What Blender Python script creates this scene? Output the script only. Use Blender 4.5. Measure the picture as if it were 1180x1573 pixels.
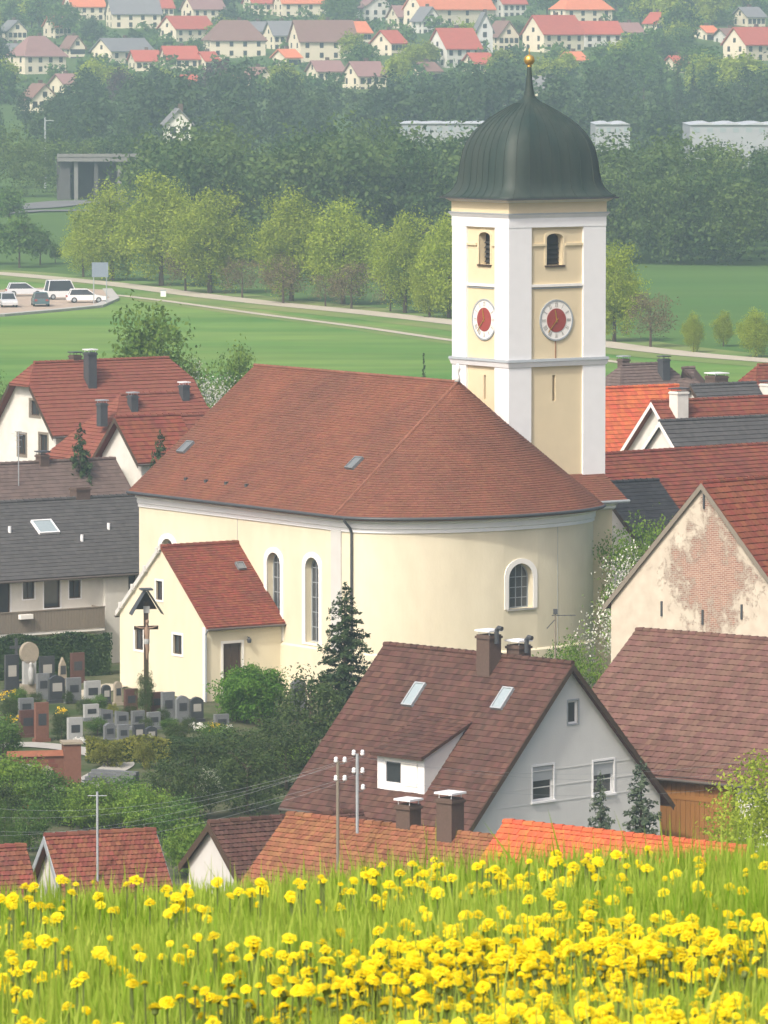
import bpy, math, random
import numpy as np
from mathutils import Vector, Matrix
from mathutils.geometry import tessellate_polygon

for o in list(bpy.data.objects): bpy.data.objects.remove(o, do_unlink=True)
S = bpy.context.scene
COL = S.collection
# ------------------------------------------------------------------ camera, sky, sun, exposure
F, CX, CY, HZ, ZC = 9000.0, 590.0, 786.5, 50.0, 33.8     # focal length and horizon in photo pixels, eye height above the church yard
PITCH = math.atan((CY - HZ) / F)
cd = bpy.data.cameras.new('camera'); cam = bpy.data.objects.new('camera', cd); COL.objects.link(cam)
cam.location = (0, 0, ZC); cam.rotation_euler = (math.pi/2 - PITCH, 0, 0)
cd.sensor_fit = 'VERTICAL'; cd.sensor_height = 36; cd.lens = F / 1573 * 36
cd.clip_start = 0.5; cd.clip_end = 20000
cd.dof.use_dof = True; cd.dof.focus_distance = 260; cd.dof.aperture_fstop = 45
S.camera = cam
SUN_EL, SUN_AZ = 46.0, math.degrees(math.atan2(-0.53, -0.85))
w = bpy.data.worlds.new('World'); S.world = w; w.use_nodes = True
nt = w.node_tree; sky = nt.nodes.new('ShaderNodeTexSky'); sky.sky_type = 'NISHITA'; sky.sun_disc = False
sky.sun_elevation = math.radians(SUN_EL); sky.sun_rotation = math.radians(SUN_AZ)
sky.dust_density = 7.0; sky.air_density = 0.7; sky.ozone_density = 0.6
bg = nt.nodes['Background']; bg.inputs['Strength'].default_value = 0.15
nt.links.new(sky.outputs[0], bg.inputs[0])
sd = bpy.data.lights.new('sun', 'SUN'); sd.energy = 2.1; sd.angle = math.radians(3.0); sd.color = (1.0, 0.95, 0.86)
so = bpy.data.objects.new('sun', sd); COL.objects.link(so)
az, el = math.radians(SUN_AZ), math.radians(SUN_EL)
sv = Vector((math.sin(az)*math.cos(el), math.cos(az)*math.cos(el), math.sin(el)))
so.rotation_euler = (-sv).to_track_quat('-Z', 'Y').to_euler(); so.location = (-40, -20, 90)
S.view_settings.view_transform = 'Standard'; S.view_settings.look = 'None'
S.view_settings.gamma = 1.0; S.view_settings.exposure = 0.48
S.render.engine = 'CYCLES'
try:
    S.cycles.volume_bounces = 1; S.cycles.max_bounces = 6; S.cycles.transparent_max_bounces = 12
except Exception: pass

# ------------------------------------------------------------------ terrain and pixel tools
_TY = np.array([-60,0,8,12,14,16,17,18,19,21,24,40,80,130,170,240,275,290,300,340,420,480,520,735,900,1000,1150,1300,1500,1700,1900,2200,2600,3500,7000], float)
_TZ = np.array([36,32.5,31.95,31.64,31.49,31.315,31.18,30.99,30.70,29.95,28.4,22,10,1,-2.5,-2.2,-1.6,-1.1,-.8,-.5,1,3.5,4,4,8,10,14,20,29,38,48,62,75,82,80], float)
def _pchip():
    h = np.diff(_TY); d = np.diff(_TZ)/h; m = np.zeros(len(_TY)); m[0] = d[0]; m[-1] = d[-1]
    for i in range(1, len(_TY)-1):
        if d[i-1]*d[i] > 0:
            w1 = 2*h[i]+h[i-1]; w2 = h[i]+2*h[i-1]; m[i] = (w1+w2)/(w1/d[i-1]+w2/d[i])
    return m
_TM = _pchip()
def T(x, y):
    x = np.asarray(x, float); y = np.clip(np.asarray(y, float), -59.9, 6999)
    i = np.clip(np.searchsorted(_TY, y) - 1, 0, len(_TY)-2)
    h = _TY[i+1]-_TY[i]; t = (y-_TY[i])/h
    z = (2*t**3-3*t**2+1)*_TZ[i] + (t**3-2*t**2+t)*h*_TM[i] + (-2*t**3+3*t**2)*_TZ[i+1] + (t**3-t**2)*h*_TM[i+1]
    z = z + 0.05*np.clip(x, -6, 6)*np.clip((60-y)/40, 0, 1)
    far = np.clip((y-1150)/300, 0, 1)
    z = z + far*(3.0*np.sin(x*0.012+y*0.004)+1.6*np.sin(x*0.031-y*0.008))
    return z
def Tz(x, y): return float(T(x, y))
def ray(px, py):
    u = (px-CX)/F; v = (CY-py)/F
    return (u, math.cos(PITCH)+v*math.sin(PITCH), -math.sin(PITCH)+v*math.cos(PITCH))
def P(px, py, Y):
    r = ray(px, py); k = Y/r[1]
    return Vector((r[0]*k, Y, ZC+r[2]*k))
def G(px, py, y0=60):
    r = ray(px, py); y = y0
    while y < 6000:
        k = y/r[1]
        if ZC+r[2]*k <= Tz(r[0]*k, y): break
        y += 0.5 if y < 400 else 2.0
    k = y/r[1]; return Vector((r[0]*k, y, Tz(r[0]*k, y)))
def atpx(px, Y):
    x = (px-CX)/F*Y; return Vector((x, Y, Tz(x, Y)))
def spx(Y): return F/Y      # photo pixels per metre at distance Y

# ------------------------------------------------------------------ mesh builder
class MB:
    def __init__(s): s.v = []; s.f = []; s.t = []
    def face(s, pts, tint=0.5):
        n = len(s.v); s.v.extend(tuple(p) for p in pts); s.f.append(tuple(range(n, n+len(pts)))); s.t.append(tint)
    def hexa(s, p, tint=0.5):          # 8 corners: bottom 0-3, top 4-7
        n = len(s.v); s.v.extend(tuple(q) for q in p)
        for q in ((0,3,2,1),(4,5,6,7),(0,1,5,4),(1,2,6,5),(2,3,7,6),(3,0,4,7)):
            s.f.append(tuple(n+i for i in q)); s.t.append(tint)
    def box(s, x0, x1, y0, y1, z0, z1, tint=0.5):
        s.hexa([(x0,y0,z0),(x1,y0,z0),(x1,y1,z0),(x0,y1,z0),(x0,y0,z1),(x1,y0,z1),(x1,y1,z1),(x0,y1,z1)], tint)
    def prism(s, poly, off, tint=0.5):  # polygon of 3D points extruded by off
        off = Vector(off); n = len(s.v); k = len(poly)
        s.v.extend(tuple(p) for p in poly); s.v.extend(tuple(Vector(p)+off) for p in poly)
        s.f.append(tuple(range(n+k-1, n-1, -1))); s.f.append(tuple(range(n+k, n+2*k))); s.t += [tint, tint]
        for i in range(k):
            j = (i+1) % k; s.f.append((n+i, n+j, n+k+j, n+k+i)); s.t.append(tint)
    def tube(s, pts, rad, n=8, caps=True, tint=0.5):
        pts = [Vector(p) for p in pts]
        if not hasattr(rad, '__len__'): rad = [rad]*len(pts)
        b = len(s.v); up = None
        for i, p in enumerate(pts):
            d = (pts[min(i+1, len(pts)-1)] - pts[max(i-1, 0)]).normalized()
            a = d.orthogonal().normalized() if up is None else (up - d*up.dot(d)).normalized()
            up = a; c = d.cross(a)
            for k in range(n):
                t = 2*math.pi*k/n; s.v.append(tuple(p + (a*math.cos(t)+c*math.sin(t))*rad[i]))
        for i in range(len(pts)-1):
            for k in range(n):
                q = (k+1) % n
                s.f.append((b+i*n+k, b+i*n+q, b+(i+1)*n+q, b+(i+1)*n+k)); s.t.append(tint)
        if caps:
            s.f.append(tuple(b+k for k in range(n-1, -1, -1))); s.f.append(tuple(b+(len(pts)-1)*n+k for k in range(n))); s.t += [tint, tint]
    def lathe(s, prof, c=(0,0), n=20, tint=0.5):   # profile [(r, z)]
        b = len(s.v)
        for r, z in prof:
            for k in range(n):
                t = 2*math.pi*k/n; s.v.append((c[0]+r*math.cos(t), c[1]+r*math.sin(t), z))
        for i in range(len(prof)-1):
            for k in range(n):
                q = (k+1) % n; s.f.append((b+i*n+k, b+i*n+q, b+(i+1)*n+q, b+(i+1)*n+k)); s.t.append(tint)
    def holed(s, outer, holes, mp, inward, depth, tint=0.5):
        """flat wall with openings; mp maps 2D to 3D, reveals go inward by depth"""
        loops = [outer]+list(holes)
        pts = [p for l in loops for p in l]
        tri = tessellate_polygon([[Vector((p[0], p[1], 0)) for p in l] for l in loops])
        b = len(s.v); s.v.extend(tuple(mp(*p)) for p in pts)
        for t in tri: s.f.append((b+t[0], b+t[1], b+t[2])); s.t.append(tint)
        inward = Vector(inward)
        for h in holes:
            k = len(h); b2 = len(s.v); s.v.extend(tuple(mp(*p)) for p in h); s.v.extend(tuple(Vector(mp(*p))+inward*depth) for p in h)
            for i in range(k):
                j = (i+1) % k; s.f.append((b2+i, b2+j, b2+k+j, b2+k+i)); s.t.append(tint)
    def ring(s, inner, outer, mp, nrm, d0, d1, tint=0.5):
        nrm = Vector(nrm); k = len(inner); b = len(s.v)
        for l, d in ((inner, d1), (outer, d1), (inner, d0), (outer, d0)):
            s.v.extend(tuple(Vector(mp(*p))+nrm*d) for p in l)
        for i in range(k):
            j = (i+1) % k
            s.f.append((b+i, b+j, b+k+j, b+k+i)); s.f.append((b+k+i, b+k+j, b+3*k+j, b+3*k+i)); s.f.append((b+2*k+i, b+2*k+j, b+j, b+i)); s.t += [tint]*3
    def build(s, name, mat, parent=None, smooth=False, kind=None):
        me = bpy.data.meshes.new(name); me.from_pydata(s.v, [], s.f); me.update()
        if s.t and len(s.t) == len(me.polygons):
            a = me.attributes.new('tint', 'FLOAT', 'FACE'); a.data.foreach_set('value', np.array(s.t, np.float32))
        if smooth: me.polygons.foreach_set('use_smooth', np.ones(len(me.polygons), bool))
        me.materials.append(M[mat] if isinstance(mat, str) else mat)
        o = bpy.data.objects.new(name, me); COL.objects.link(o); o.parent = parent
        if kind: o['kind'] = kind
        return o
def raw_mesh(name, verts, faces, tint=None, smooth=False):
    """numpy mesh: verts (n,3), faces (m,k) all of one size"""
    verts = np.asarray(verts, np.float32); faces = np.asarray(faces, np.int32)
    me = bpy.data.meshes.new(name); m, k = faces.shape
    me.vertices.add(len(verts)); me.vertices.foreach_set('co', verts.ravel())
    me.loops.add(m*k); me.loops.foreach_set('vertex_index', faces.ravel())
    me.polygons.add(m); me.polygons.foreach_set('loop_start', np.arange(m, dtype=np.int32)*k)
    if smooth: me.polygons.foreach_set('use_smooth', np.ones(m, bool))
    me.update(calc_edges=True)
    if tint is not None:
        a = me.attributes.new('tint', 'FLOAT', 'FACE'); a.data.foreach_set('value', np.asarray(tint, np.float32))
    return me
def link(name, me, mat=None, parent=None, kind=None):
    if mat is not None:
        me.materials.clear(); me.materials.append(M[mat] if isinstance(mat, str) else mat)
    o = bpy.data.objects.new(name, me); COL.objects.link(o); o.parent = parent
    if kind: o['kind'] = kind
    return o
def tag(o, label, cat, group=None, kind=None):
    o['label'] = label; o['category'] = cat
    if group: o['group'] = group
    if kind: o['kind'] = kind
    return o
def thing(name, label, cat, loc=(0,0,0), rz=0.0, group=None):
    o = bpy.data.objects.new(name, None); COL.objects.link(o); o.empty_display_size = 0.3
    o.location = loc; o.rotation_euler = (0, 0, math.radians(rz)); return tag(o, label, cat, group)
def kids(o): return [c for c in KID.get(o.name, [])]
def copy_tree(o, allkids, parent=None):
    c = o.copy(); COL.objects.link(c); c.parent = parent
    for ch in allkids.get(o.name, []): copy_tree(ch, allkids, c)
    return c
def kid_map(o):
    d = {}
    def rec(q):
        d[q.name] = list(q.children)
        for c in q.children: rec(c)
    rec(o); return d

# ------------------------------------------------------------------ materials
M = {}
def mat(name, col, rough=0.85, var=0.12, scale=2.0, tv=0.0, bump=0.0, bscale=15.0, spec=0.25, metal=0.0, col2=None, hue=0.0, emit=None, stretch=None, detail=6.0, mixlo=0.35, mixhi=0.65):
    m = bpy.data.materials.new(name); m.use_nodes = True; n = m.node_tree; b = n.nodes['Principled BSDF']; L = n.links.new
    def N(t, **k):
        q = n.nodes.new(t)
        for a, v in k.items(): setattr(q, a, v)
        return q
    tc = N('ShaderNodeTexCoord'); src = tc.outputs['Object']
    if stretch:
        mp = N('ShaderNodeMapping'); mp.inputs['Scale'].default_value = stretch; L(src, mp.inputs['Vector']); src = mp.outputs['Vector']
    nz = N('ShaderNodeTexNoise'); nz.inputs['Scale'].default_value = scale; nz.inputs['Detail'].default_value = detail; nz.inputs['Roughness'].default_value = 0.62; L(src, nz.inputs['Vector'])
    base = None
    if col2 is not None:
        mr = N('ShaderNodeMapRange'); mr.inputs[1].default_value = mixlo; mr.inputs[2].default_value = mixhi; L(nz.outputs['Fac'], mr.inputs[0])
        mx = N('ShaderNodeMix', data_type='RGBA'); mx.inputs['A'].default_value = (*col, 1); mx.inputs['B'].default_value = (*col2, 1); L(mr.outputs[0], mx.inputs['Factor']); base = mx.outputs['Result']
    hs = N('ShaderNodeHueSaturation')
    if base is None: hs.inputs['Color'].default_value = (*col, 1)
    else: L(base, hs.inputs['Color'])
    nz2 = N('ShaderNodeTexNoise'); nz2.inputs['Scale'].default_value = scale*3.7; nz2.inputs['Detail'].default_value = 5; L(src, nz2.inputs['Vector'])
    ad = N('ShaderNodeMath', operation='MULTIPLY_ADD'); ad.inputs[1].default_value = 2.4*var; ad.inputs[2].default_value = 1-1.2*var; L(nz2.outputs['Fac'], ad.inputs[0]); val = ad.outputs[0]
    if tv or hue:
        at = N('ShaderNodeAttribute', attribute_name='tint'); oi = N('ShaderNodeObjectInfo')
        a1 = N('ShaderNodeMath', operation='ADD'); L(at.outputs['Fac'], a1.inputs[0]); L(oi.outputs['Random'], a1.inputs[1])
        fr = N('ShaderNodeMath', operation='FRACT'); L(a1.outputs[0], fr.inputs[0])
        a2 = N('ShaderNodeMath', operation='MULTIPLY_ADD'); a2.inputs[1].default_value = 2*tv; a2.inputs[2].default_value = -tv; L(fr.outputs[0], a2.inputs[0])
        a3 = N('ShaderNodeMath', operation='ADD'); L(val, a3.inputs[0]); L(a2.outputs[0], a3.inputs[1]); val = a3.outputs[0]
        if hue:
            f2 = N('ShaderNodeMath', operation='MULTIPLY'); f2.inputs[1].default_value = 7.31; L(fr.outputs[0], f2.inputs[0])
            f3 = N('ShaderNodeMath', operation='FRACT'); L(f2.outputs[0], f3.inputs[0])
            f4 = N('ShaderNodeMath', operation='MULTIPLY_ADD'); f4.inputs[1].default_value = 2*hue; f4.inputs[2].default_value = 0.5-hue; L(f3.outputs[0], f4.inputs[0]); L(f4.outputs[0], hs.inputs['Hue'])
    L(val, hs.inputs['Value']); L(hs.outputs[0], b.inputs['Base Color'])
    b.inputs['Roughness'].default_value = rough; b.inputs['Metallic'].default_value = metal
    b.inputs['Specular IOR Level'].default_value = spec
    if bump:
        bn = N('ShaderNodeTexNoise'); bn.inputs['Scale'].default_value = bscale; bn.inputs['Detail'].default_value = 8; L(src, bn.inputs['Vector'])
        bp = N('ShaderNodeBump'); bp.inputs['Strength'].default_value = bump; bp.inputs['Distance'].default_value = 0.05; L(bn.outputs['Fac'], bp.inputs['Height']); L(bp.outputs[0], b.inputs['Normal'])
    M[name] = m; return m
def leafmat(name, a, c, trans=0.35, rough=0.6):
    m = bpy.data.materials.new(name); m.use_nodes = True; n = m.node_tree; b = n.nodes['Principled BSDF']; L = n.links.new
    at = n.nodes.new('ShaderNodeAttribute'); at.attribute_name = 'tint'
    oi = n.nodes.new('ShaderNodeObjectInfo')
    mx = n.nodes.new('ShaderNodeMix'); mx.data_type = 'RGBA'; mx.inputs['A'].default_value = (*a, 1); mx.inputs['B'].default_value = (*c, 1); L(at.outputs['Fac'], mx.inputs['Factor'])
    hs = n.nodes.new('ShaderNodeHueSaturation'); L(mx.outputs['Result'], hs.inputs['Color'])
    mr = n.nodes.new('ShaderNodeMapRange'); mr.inputs[3].default_value = 0.85; mr.inputs[4].default_value = 1.15; L(oi.outputs['Random'], mr.inputs[0]); L(mr.outputs[0], hs.inputs['Value'])
    L(hs.outputs[0], b.inputs['Base Color']); b.inputs['Roughness'].default_value = rough; b.inputs['Specular IOR Level'].default_value = 0.2
    tr = n.nodes.new('ShaderNodeBsdfTranslucent'); L(hs.outputs[0], tr.inputs['Color'])
    ms = n.nodes.new('ShaderNodeMixShader'); ms.inputs[0].default_value = trans
    L(b.outputs[0], ms.inputs[1]); L(tr.outputs[0], ms.inputs[2]); L(ms.outputs[0], n.nodes['Material Output'].inputs['Surface'])
    M[name] = m
# plaster, stone, paint
mat('cream_plaster', (0.73,0.665,0.50), 0.92, 0.07, 0.35, bump=0.15, bscale=8, col2=(0.675,0.61,0.45), stretch=(1,1,0.5))
mat('tower_cream', (0.70,0.59,0.39), 0.92, 0.05, 0.4, bump=0.12, bscale=8)
mat('white_trim', (0.80,0.80,0.80), 0.9, 0.05, 0.5)
mat('lit_white', (0.82,0.80,0.75), 0.9, 0.05, 0.6)  # white with a faint warm tint
mat('white_plaster', (0.74,0.72,0.66), 0.92, 0.09, 0.5, bump=0.1, col2=(0.64,0.62,0.56))
mat('grey_plaster', (0.63,0.63,0.61), 0.92, 0.06, 0.4, bump=0.15)
mat('pale_grey_plaster', (0.58,0.57,0.54), 0.92, 0.07, 0.4)
mat('plinth_grey', (0.36,0.35,0.32), 0.9, 0.12, 0.6)
mat('glass', (0.035,0.04,0.045), 0.12, 0.2, 0.8, spec=0.6)
mat('lead_glass', (0.055,0.06,0.065), 0.3, 0.5, 2.5, spec=0.5)
mat('roller_blind', (0.40,0.42,0.43), 0.7, 0.05)
mat('dark_metal', (0.06,0.065,0.07), 0.5, 0.15, 2, spec=0.4)
mat('gutter_dark', (0.10,0.085,0.075), 0.6, 0.15, 2)
mat('zinc', (0.33,0.36,0.38), 0.5, 0.12, 2, spec=0.4)
mat('dull_pane', (0.16,0.175,0.185), 0.5, 0.1)
mat('white_metal', (0.78,0.79,0.80), 0.45, 0.05)
mat('gold', (0.75,0.45,0.10), 0.35, 0.1, metal=0.8)
mat('copper_dome', (0.022,0.042,0.036), 0.60, 0.18, 0.35, col2=(0.044,0.060,0.050), spec=0.3, stretch=(2.2,2.2,0.18))
mat('clock_red', (0.30,0.055,0.045), 0.7, 0.08)
mat('near_black', (0.03,0.03,0.03), 0.6, 0.1)
mat('dark_wood', (0.07,0.045,0.03), 0.8, 0.2, 2, stretch=(4,4,0.6))
mat('brown_door', (0.075,0.05,0.035), 0.7, 0.15, 3)
mat('orange_wood', (0.259,0.119,0.032), 0.7, 0.2, 1.5, tv=0.10, stretch=(5,5,0.5))
mat('weathered_wood', (0.22,0.19,0.15), 0.9, 0.2, 2, stretch=(5,5,0.5))
mat('chimney_brown', (0.11,0.075,0.06), 0.9, 0.2, 3)
mat('concrete', (0.42,0.41,0.38), 0.9, 0.12, 0.5)
# roofs
mat('church_tile', (0.200,0.076,0.044), 0.9, 0.14, 0.22, tv=0.10, hue=0.008, col2=(0.150,0.064,0.042))
mat('porch_tile', (0.212,0.060,0.036), 0.9, 0.14, 0.5, tv=0.15, hue=0.012, col2=(0.145,0.047,0.034))
mat('brown_tile', (0.078,0.042,0.034), 0.9, 0.2, 0.7, tv=0.26, hue=0.012, col2=(0.102,0.049,0.037))
mat('barn_tile', (0.132,0.070,0.053), 0.9, 0.16, 0.8, tv=0.20, hue=0.014, col2=(0.162,0.089,0.070))
mat('red_tile', (0.216,0.061,0.032), 0.9, 0.16, 0.7, tv=0.16, hue=0.012, col2=(0.166,0.049,0.032))
mat('new_red_tile', (0.205,0.068,0.044), 0.85, 0.08, 0.6, tv=0.08, hue=0.006)
mat('orange_tile', (0.54,0.135,0.050), 0.85, 0.16, 1.0, tv=0.16, hue=0.010, col2=(0.44,0.10,0.042))
mat('terracotta_tile', (0.252,0.108,0.052), 0.9, 0.22, 1.0, tv=0.20, hue=0.014, col2=(0.196,0.084,0.045))
mat('old_red_tile', (0.209,0.068,0.040), 0.9, 0.22, 1.0, tv=0.22, hue=0.016, col2=(0.151,0.061,0.043))
mat('slate_tile', (0.075,0.073,0.072), 0.85, 0.15, 0.7, tv=0.14)
mat('brown_grey_tile', (0.128,0.093,0.081), 0.9, 0.12, 0.7, tv=0.14)
# nature and ground
mat('bark', (0.10,0.075,0.055), 0.95, 0.25, 2, bump=0.4)
mat('soil', (0.06,0.075,0.03), 0.95, 0.3, 2.0)
mat('gravel', (0.43,0.39,0.31), 0.95, 0.12, 0.6)
mat('asphalt', (0.16,0.16,0.165), 0.9, 0.12, 0.5)
mat('granite_grey', (0.155,0.165,0.17), 0.5, 0.2, 4, tv=0.12); mat('granite_dark', (0.05,0.055,0.06), 0.35, 0.25, 4, tv=0.02)
mat('granite_red', (0.11,0.058,0.048), 0.45, 0.2, 4, tv=0.03); mat('marble', (0.36,0.365,0.355), 0.6, 0.12, 2); mat('sandstone', (0.30,0.26,0.20), 0.9, 0.15, 2)
mat('brick_red', (0.17,0.080,0.055), 0.9, 0.2, 2)
leafmat('leaf_lime', (0.22,0.30,0.024), (0.44,0.52,0.060), 0.5)
leafmat('leaf_spring', (0.10,0.21,0.025), (0.23,0.34,0.050), 0.45)
leafmat('leaf_bush', (0.055,0.155,0.016), (0.135,0.27,0.034), 0.4)
leafmat('leaf_mid', (0.050,0.125,0.022), (0.125,0.215,0.040), 0.35)
leafmat('leaf_wood', (0.052,0.118,0.034), (0.185,0.270,0.062), 0.42)
leafmat('leaf_yew', (0.028,0.058,0.016), (0.080,0.118,0.030), 0.25)
leafmat('leaf_dark', (0.030,0.068,0.024), (0.072,0.122,0.036), 0.3)
leafmat('leaf_conifer', (0.022,0.052,0.020), (0.060,0.100,0.034), 0.2)
leafmat('leaf_blue', (0.060,0.095,0.060), (0.125,0.160,0.095), 0.2)
leafmat('leaf_brown', (0.15,0.12,0.060), (0.24,0.20,0.10), 0.4)
leafmat('leaf_purple', (0.060,0.035,0.040), (0.110,0.062,0.062), 0.3)
leafmat('leaf_gold', (0.12,0.15,0.024), (0.25,0.25,0.042), 0.35)
leafmat('blossom', (0.55,0.55,0.48), (0.78,0.77,0.70), 0.3)
leafmat('flower_yellow', (0.75,0.50,0.015), (0.85,0.62,0.02), 0.3)
leafmat('flower_orange', (0.70,0.16,0.02), (0.75,0.26,0.05), 0.3)
leafmat('flower_white', (0.70,0.70,0.66), (0.82,0.80,0.75), 0.3)
leafmat('grass_blade', (0.22,0.39,0.026), (0.58,0.67,0.13), 0.5, 0.5)
leafmat('dandelion_yellow', (0.92,0.70,0.010), (0.97,0.86,0.035), 0.4, 0.6)
leafmat('dandelion_stem', (0.12,0.20,0.05), (0.20,0.22,0.08), 0.3)
# ------------------------------------------------------------------ ground
def ground_material():
    m = bpy.data.materials.new('ground_cover'); m.use_nodes = True; n = m.node_tree; b = n.nodes['Principled BSDF']; L = n.links.new
    ge = n.nodes.new('ShaderNodeNewGeometry'); sp = n.nodes.new('ShaderNodeSeparateXYZ'); L(ge.outputs['Position'], sp.inputs[0])
    def noise(scale, st=(1,1,1)):
        mp = n.nodes.new('ShaderNodeMapping'); mp.inputs['Scale'].default_value = st; L(ge.outputs['Position'], mp.inputs['Vector'])
        q = n.nodes.new('ShaderNodeTexNoise'); q.inputs['Scale'].default_value = scale; q.inputs['Detail'].default_value = 7; q.inputs['Roughness'].default_value = 0.65; L(mp.outputs[0], q.inputs['Vector']); return q.outputs['Fac']
    def mix(fac, a, c):
        q = n.nodes.new('ShaderNodeMix'); q.data_type = 'RGBA'; L(fac, q.inputs['Factor'])
        for k, v in (('A', a), ('B', c)):
            if isinstance(v, tuple): q.inputs[k].default_value = (*v, 1)
            else: L(v, q.inputs[k])
        return q.outputs['Result']
    def step(a, c):
        q = n.nodes.new('ShaderNodeMapRange'); q.inputs[1].default_value = a; q.inputs[2].default_value = c; L(sp.outputs['Y'], q.inputs[0]); return q.outputs[0]
    def stretch(f, lo, hi):
        q = n.nodes.new('ShaderNodeMapRange'); q.inputs[1].default_value = lo; q.inputs[2].default_value = hi; L(f, q.inputs[0]); return q.outputs[0]
    meadow = mix(stretch(noise(3.0), .35, .65), (0.035,0.070,0.012), (0.075,0.13,0.02))
    yard = mix(stretch(noise(0.35), .4, .6), (0.045,0.070,0.024), (0.115,0.115,0.070))
    field = mix(stretch(noise(0.02, (1,0.5,1)), .35, .65), (0.060,0.120,0.028), (0.085,0.150,0.036))
    hill = mix(stretch(noise(0.012), .4, .6), (0.06,0.11,0.03), (0.10,0.15,0.045))
    c = mix(step(60, 100), meadow, yard); c = mix(step(440, 470), c, field); c = mix(step(1150, 1250), c, hill)
    L(c, b.inputs['Base Color']); b.inputs['Roughness'].default_value = 0.95; b.inputs['Specular IOR Level'].default_value = 0.1
    M['ground_cover'] = m
ground_material()
def sheet(name, pts_fn, nu, nv, matname, kind='structure'):
    u, v = np.meshgrid(np.linspace(0, 1, nu), np.linspace(0, 1, nv)); X, Y, Z = pts_fn(u, v)
    V = np.stack([X, Y, Z], -1).reshape(-1, 3); i = np.arange(nu-1)[None, :]+np.arange(nv-1)[:, None]*nu
    Fc = np.stack([i, i+1, i+1+nu, i+nu], -1).reshape(-1, 4)
    return link(name, raw_mesh(name, V, Fc, smooth=True), matname, None, kind)
yk = np.concatenate([np.linspace(-60, 8, 12), np.linspace(8.5, 30, 60), np.linspace(32, 140, 40), np.linspace(145, 540, 80), np.linspace(550, 1150, 60), np.linspace(1160, 2600, 90), np.linspace(2700, 6990, 20)])
def gfn(u, v):
    y = np.interp(v, np.linspace(0, 1, len(yk)), yk); x = (u*2-1); x = np.sign(x)*np.abs(x)**1.5*(45+0.55*np.abs(y)); return x, y, T(x, y)
sheet('ground', gfn, 141, len(yk), 'ground_cover')
mat('crop_green', (0.075,0.185,0.032), 0.95, 0.26, 0.05, col2=(0.150,0.245,0.052), stretch=(0.35,1.0,1), spec=0.1, detail=10, mixlo=.40, mixhi=.62)
mat('grass_verge', (0.11,0.20,0.045), 0.95, 0.12, 0.05, col2=(0.20,0.235,0.08), spec=0.1)
mat('far_crop', (0.060,0.140,0.028), 0.95, 0.12, 0.03, col2=(0.085,0.160,0.036), stretch=(0.3,1,1), spec=0.1)
road_px = [(-140,413),(0,421),(90,429),(180,438),(300,455),(420,468),(560,482),(700,497),(820,512),(940,532),(1060,546),(1180,556),(1300,565),(1480,577)]
road = np.array([G(*p) for p in road_px])
def strip(name, pts, width, lift, matname, kind='structure'):
    pts = np.asarray(pts); t = np.linspace(0, len(pts)-1, len(pts)*6); q = np.stack([np.interp(t, np.arange(len(pts)), pts[:, k]) for k in range(2)], -1)
    for _ in range(4): q[1:-1] = (q[:-2]+2*q[1:-1]+q[2:])/4
    d = np.gradient(q, axis=0); d /= np.linalg.norm(d, axis=1)[:, None]; nrm = np.stack([-d[:, 1], d[:, 0]], -1)
    V = []
    for k in (-1, -0.33, 0.33, 1):
        e = q+nrm*(width/2*k); V.append(np.column_stack([e, T(e[:, 0], e[:, 1])+lift]))
    V = np.stack(V, 1).reshape(-1, 3); n = len(q); i = np.arange(n-1)[:, None]*4+np.arange(3)[None, :]
    Fc = np.stack([i, i+1, i+5, i+4], -1).reshape(-1, 4)
    return link(name, raw_mesh(name, V, Fc, smooth=True), matname, None, kind)
# the light crop field runs up to the near side of the lane
def cropfn(u, v):
    yr = np.interp(u, np.linspace(0, 1, 40), np.interp(np.linspace(-75, 75, 40), road[:, 0], road[:, 1]))-7
    x = -75+150*u; y = 486+(yr-486)*v; return x, y, T(x, y)+0.03
sheet('crop_field', cropfn, 60, 40, 'crop_green')
def farfn(u, v):
    x = 20+70*u; y0 = np.interp(x, road[:, 0], road[:, 1])+14; y = y0+(736-y0)*v; return x, y, T(x, y)+0.03
sheet('far_crop_field', farfn, 30, 20, 'far_crop')
strip('road_verge', road, 13.0, 0.06, 'grass_verge')
strip('lane', road, 4.2, 0.10, 'gravel')
trk = [G(*p) for p in [(176,455),(260,465),(400,484),(550,503),(700,525),(820,541),(960,560)]]
strip('track_verge', trk, 5.0, 0.05, 'grass_verge'); strip('track', trk, 1.3, 0.09, 'gravel')
lot = [G(*p) for p in [(-140,446),(0,447),(90,443),(165,447),(176,462),(150,474),(80,480),(0,487),(-140,494)]]
mb = MB(); mb.face([(p.x, p.y, p.z+0.12) for p in lot]); mat('lot_gravel', (0.40,0.32,0.25), 0.95, 0.12, 0.3); mb.build('parking_lot', 'lot_gravel')['kind'] = 'structure'
mb = MB(); edge = [(p.x, p.y, p.z+0.18) for p in lot[3:]]
for a, c in zip(edge[:-1], edge[1:]):
    a = Vector(a); c = Vector(c); d = (c-a).normalized(); nn = Vector((-d.y, d.x, 0))*0.55
    mb.hexa([a-nn-Vector((0,0,.5)), a+nn-Vector((0,0,.5)), c+nn-Vector((0,0,.5)), c-nn-Vector((0,0,.5)), a-nn+Vector((0,0,.12)), a+nn+Vector((0,0,.12)), c+nn+Vector((0,0,.12)), c-nn+Vector((0,0,.12))])
mb.build('kerb', 'concrete')['kind'] = 'structure'
strip('railway_bed', [G(*p) for p in [(-140,318),(0,322),(60,318),(110,312),(180,312),(260,312)]], 9, 0.15, 'asphalt')
strip('farm_road', [G(*p) for p in [(-140,336),(0,330),(60,326),(140,325),(220,324)]], 3.0, 0.2, 'asphalt')

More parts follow.
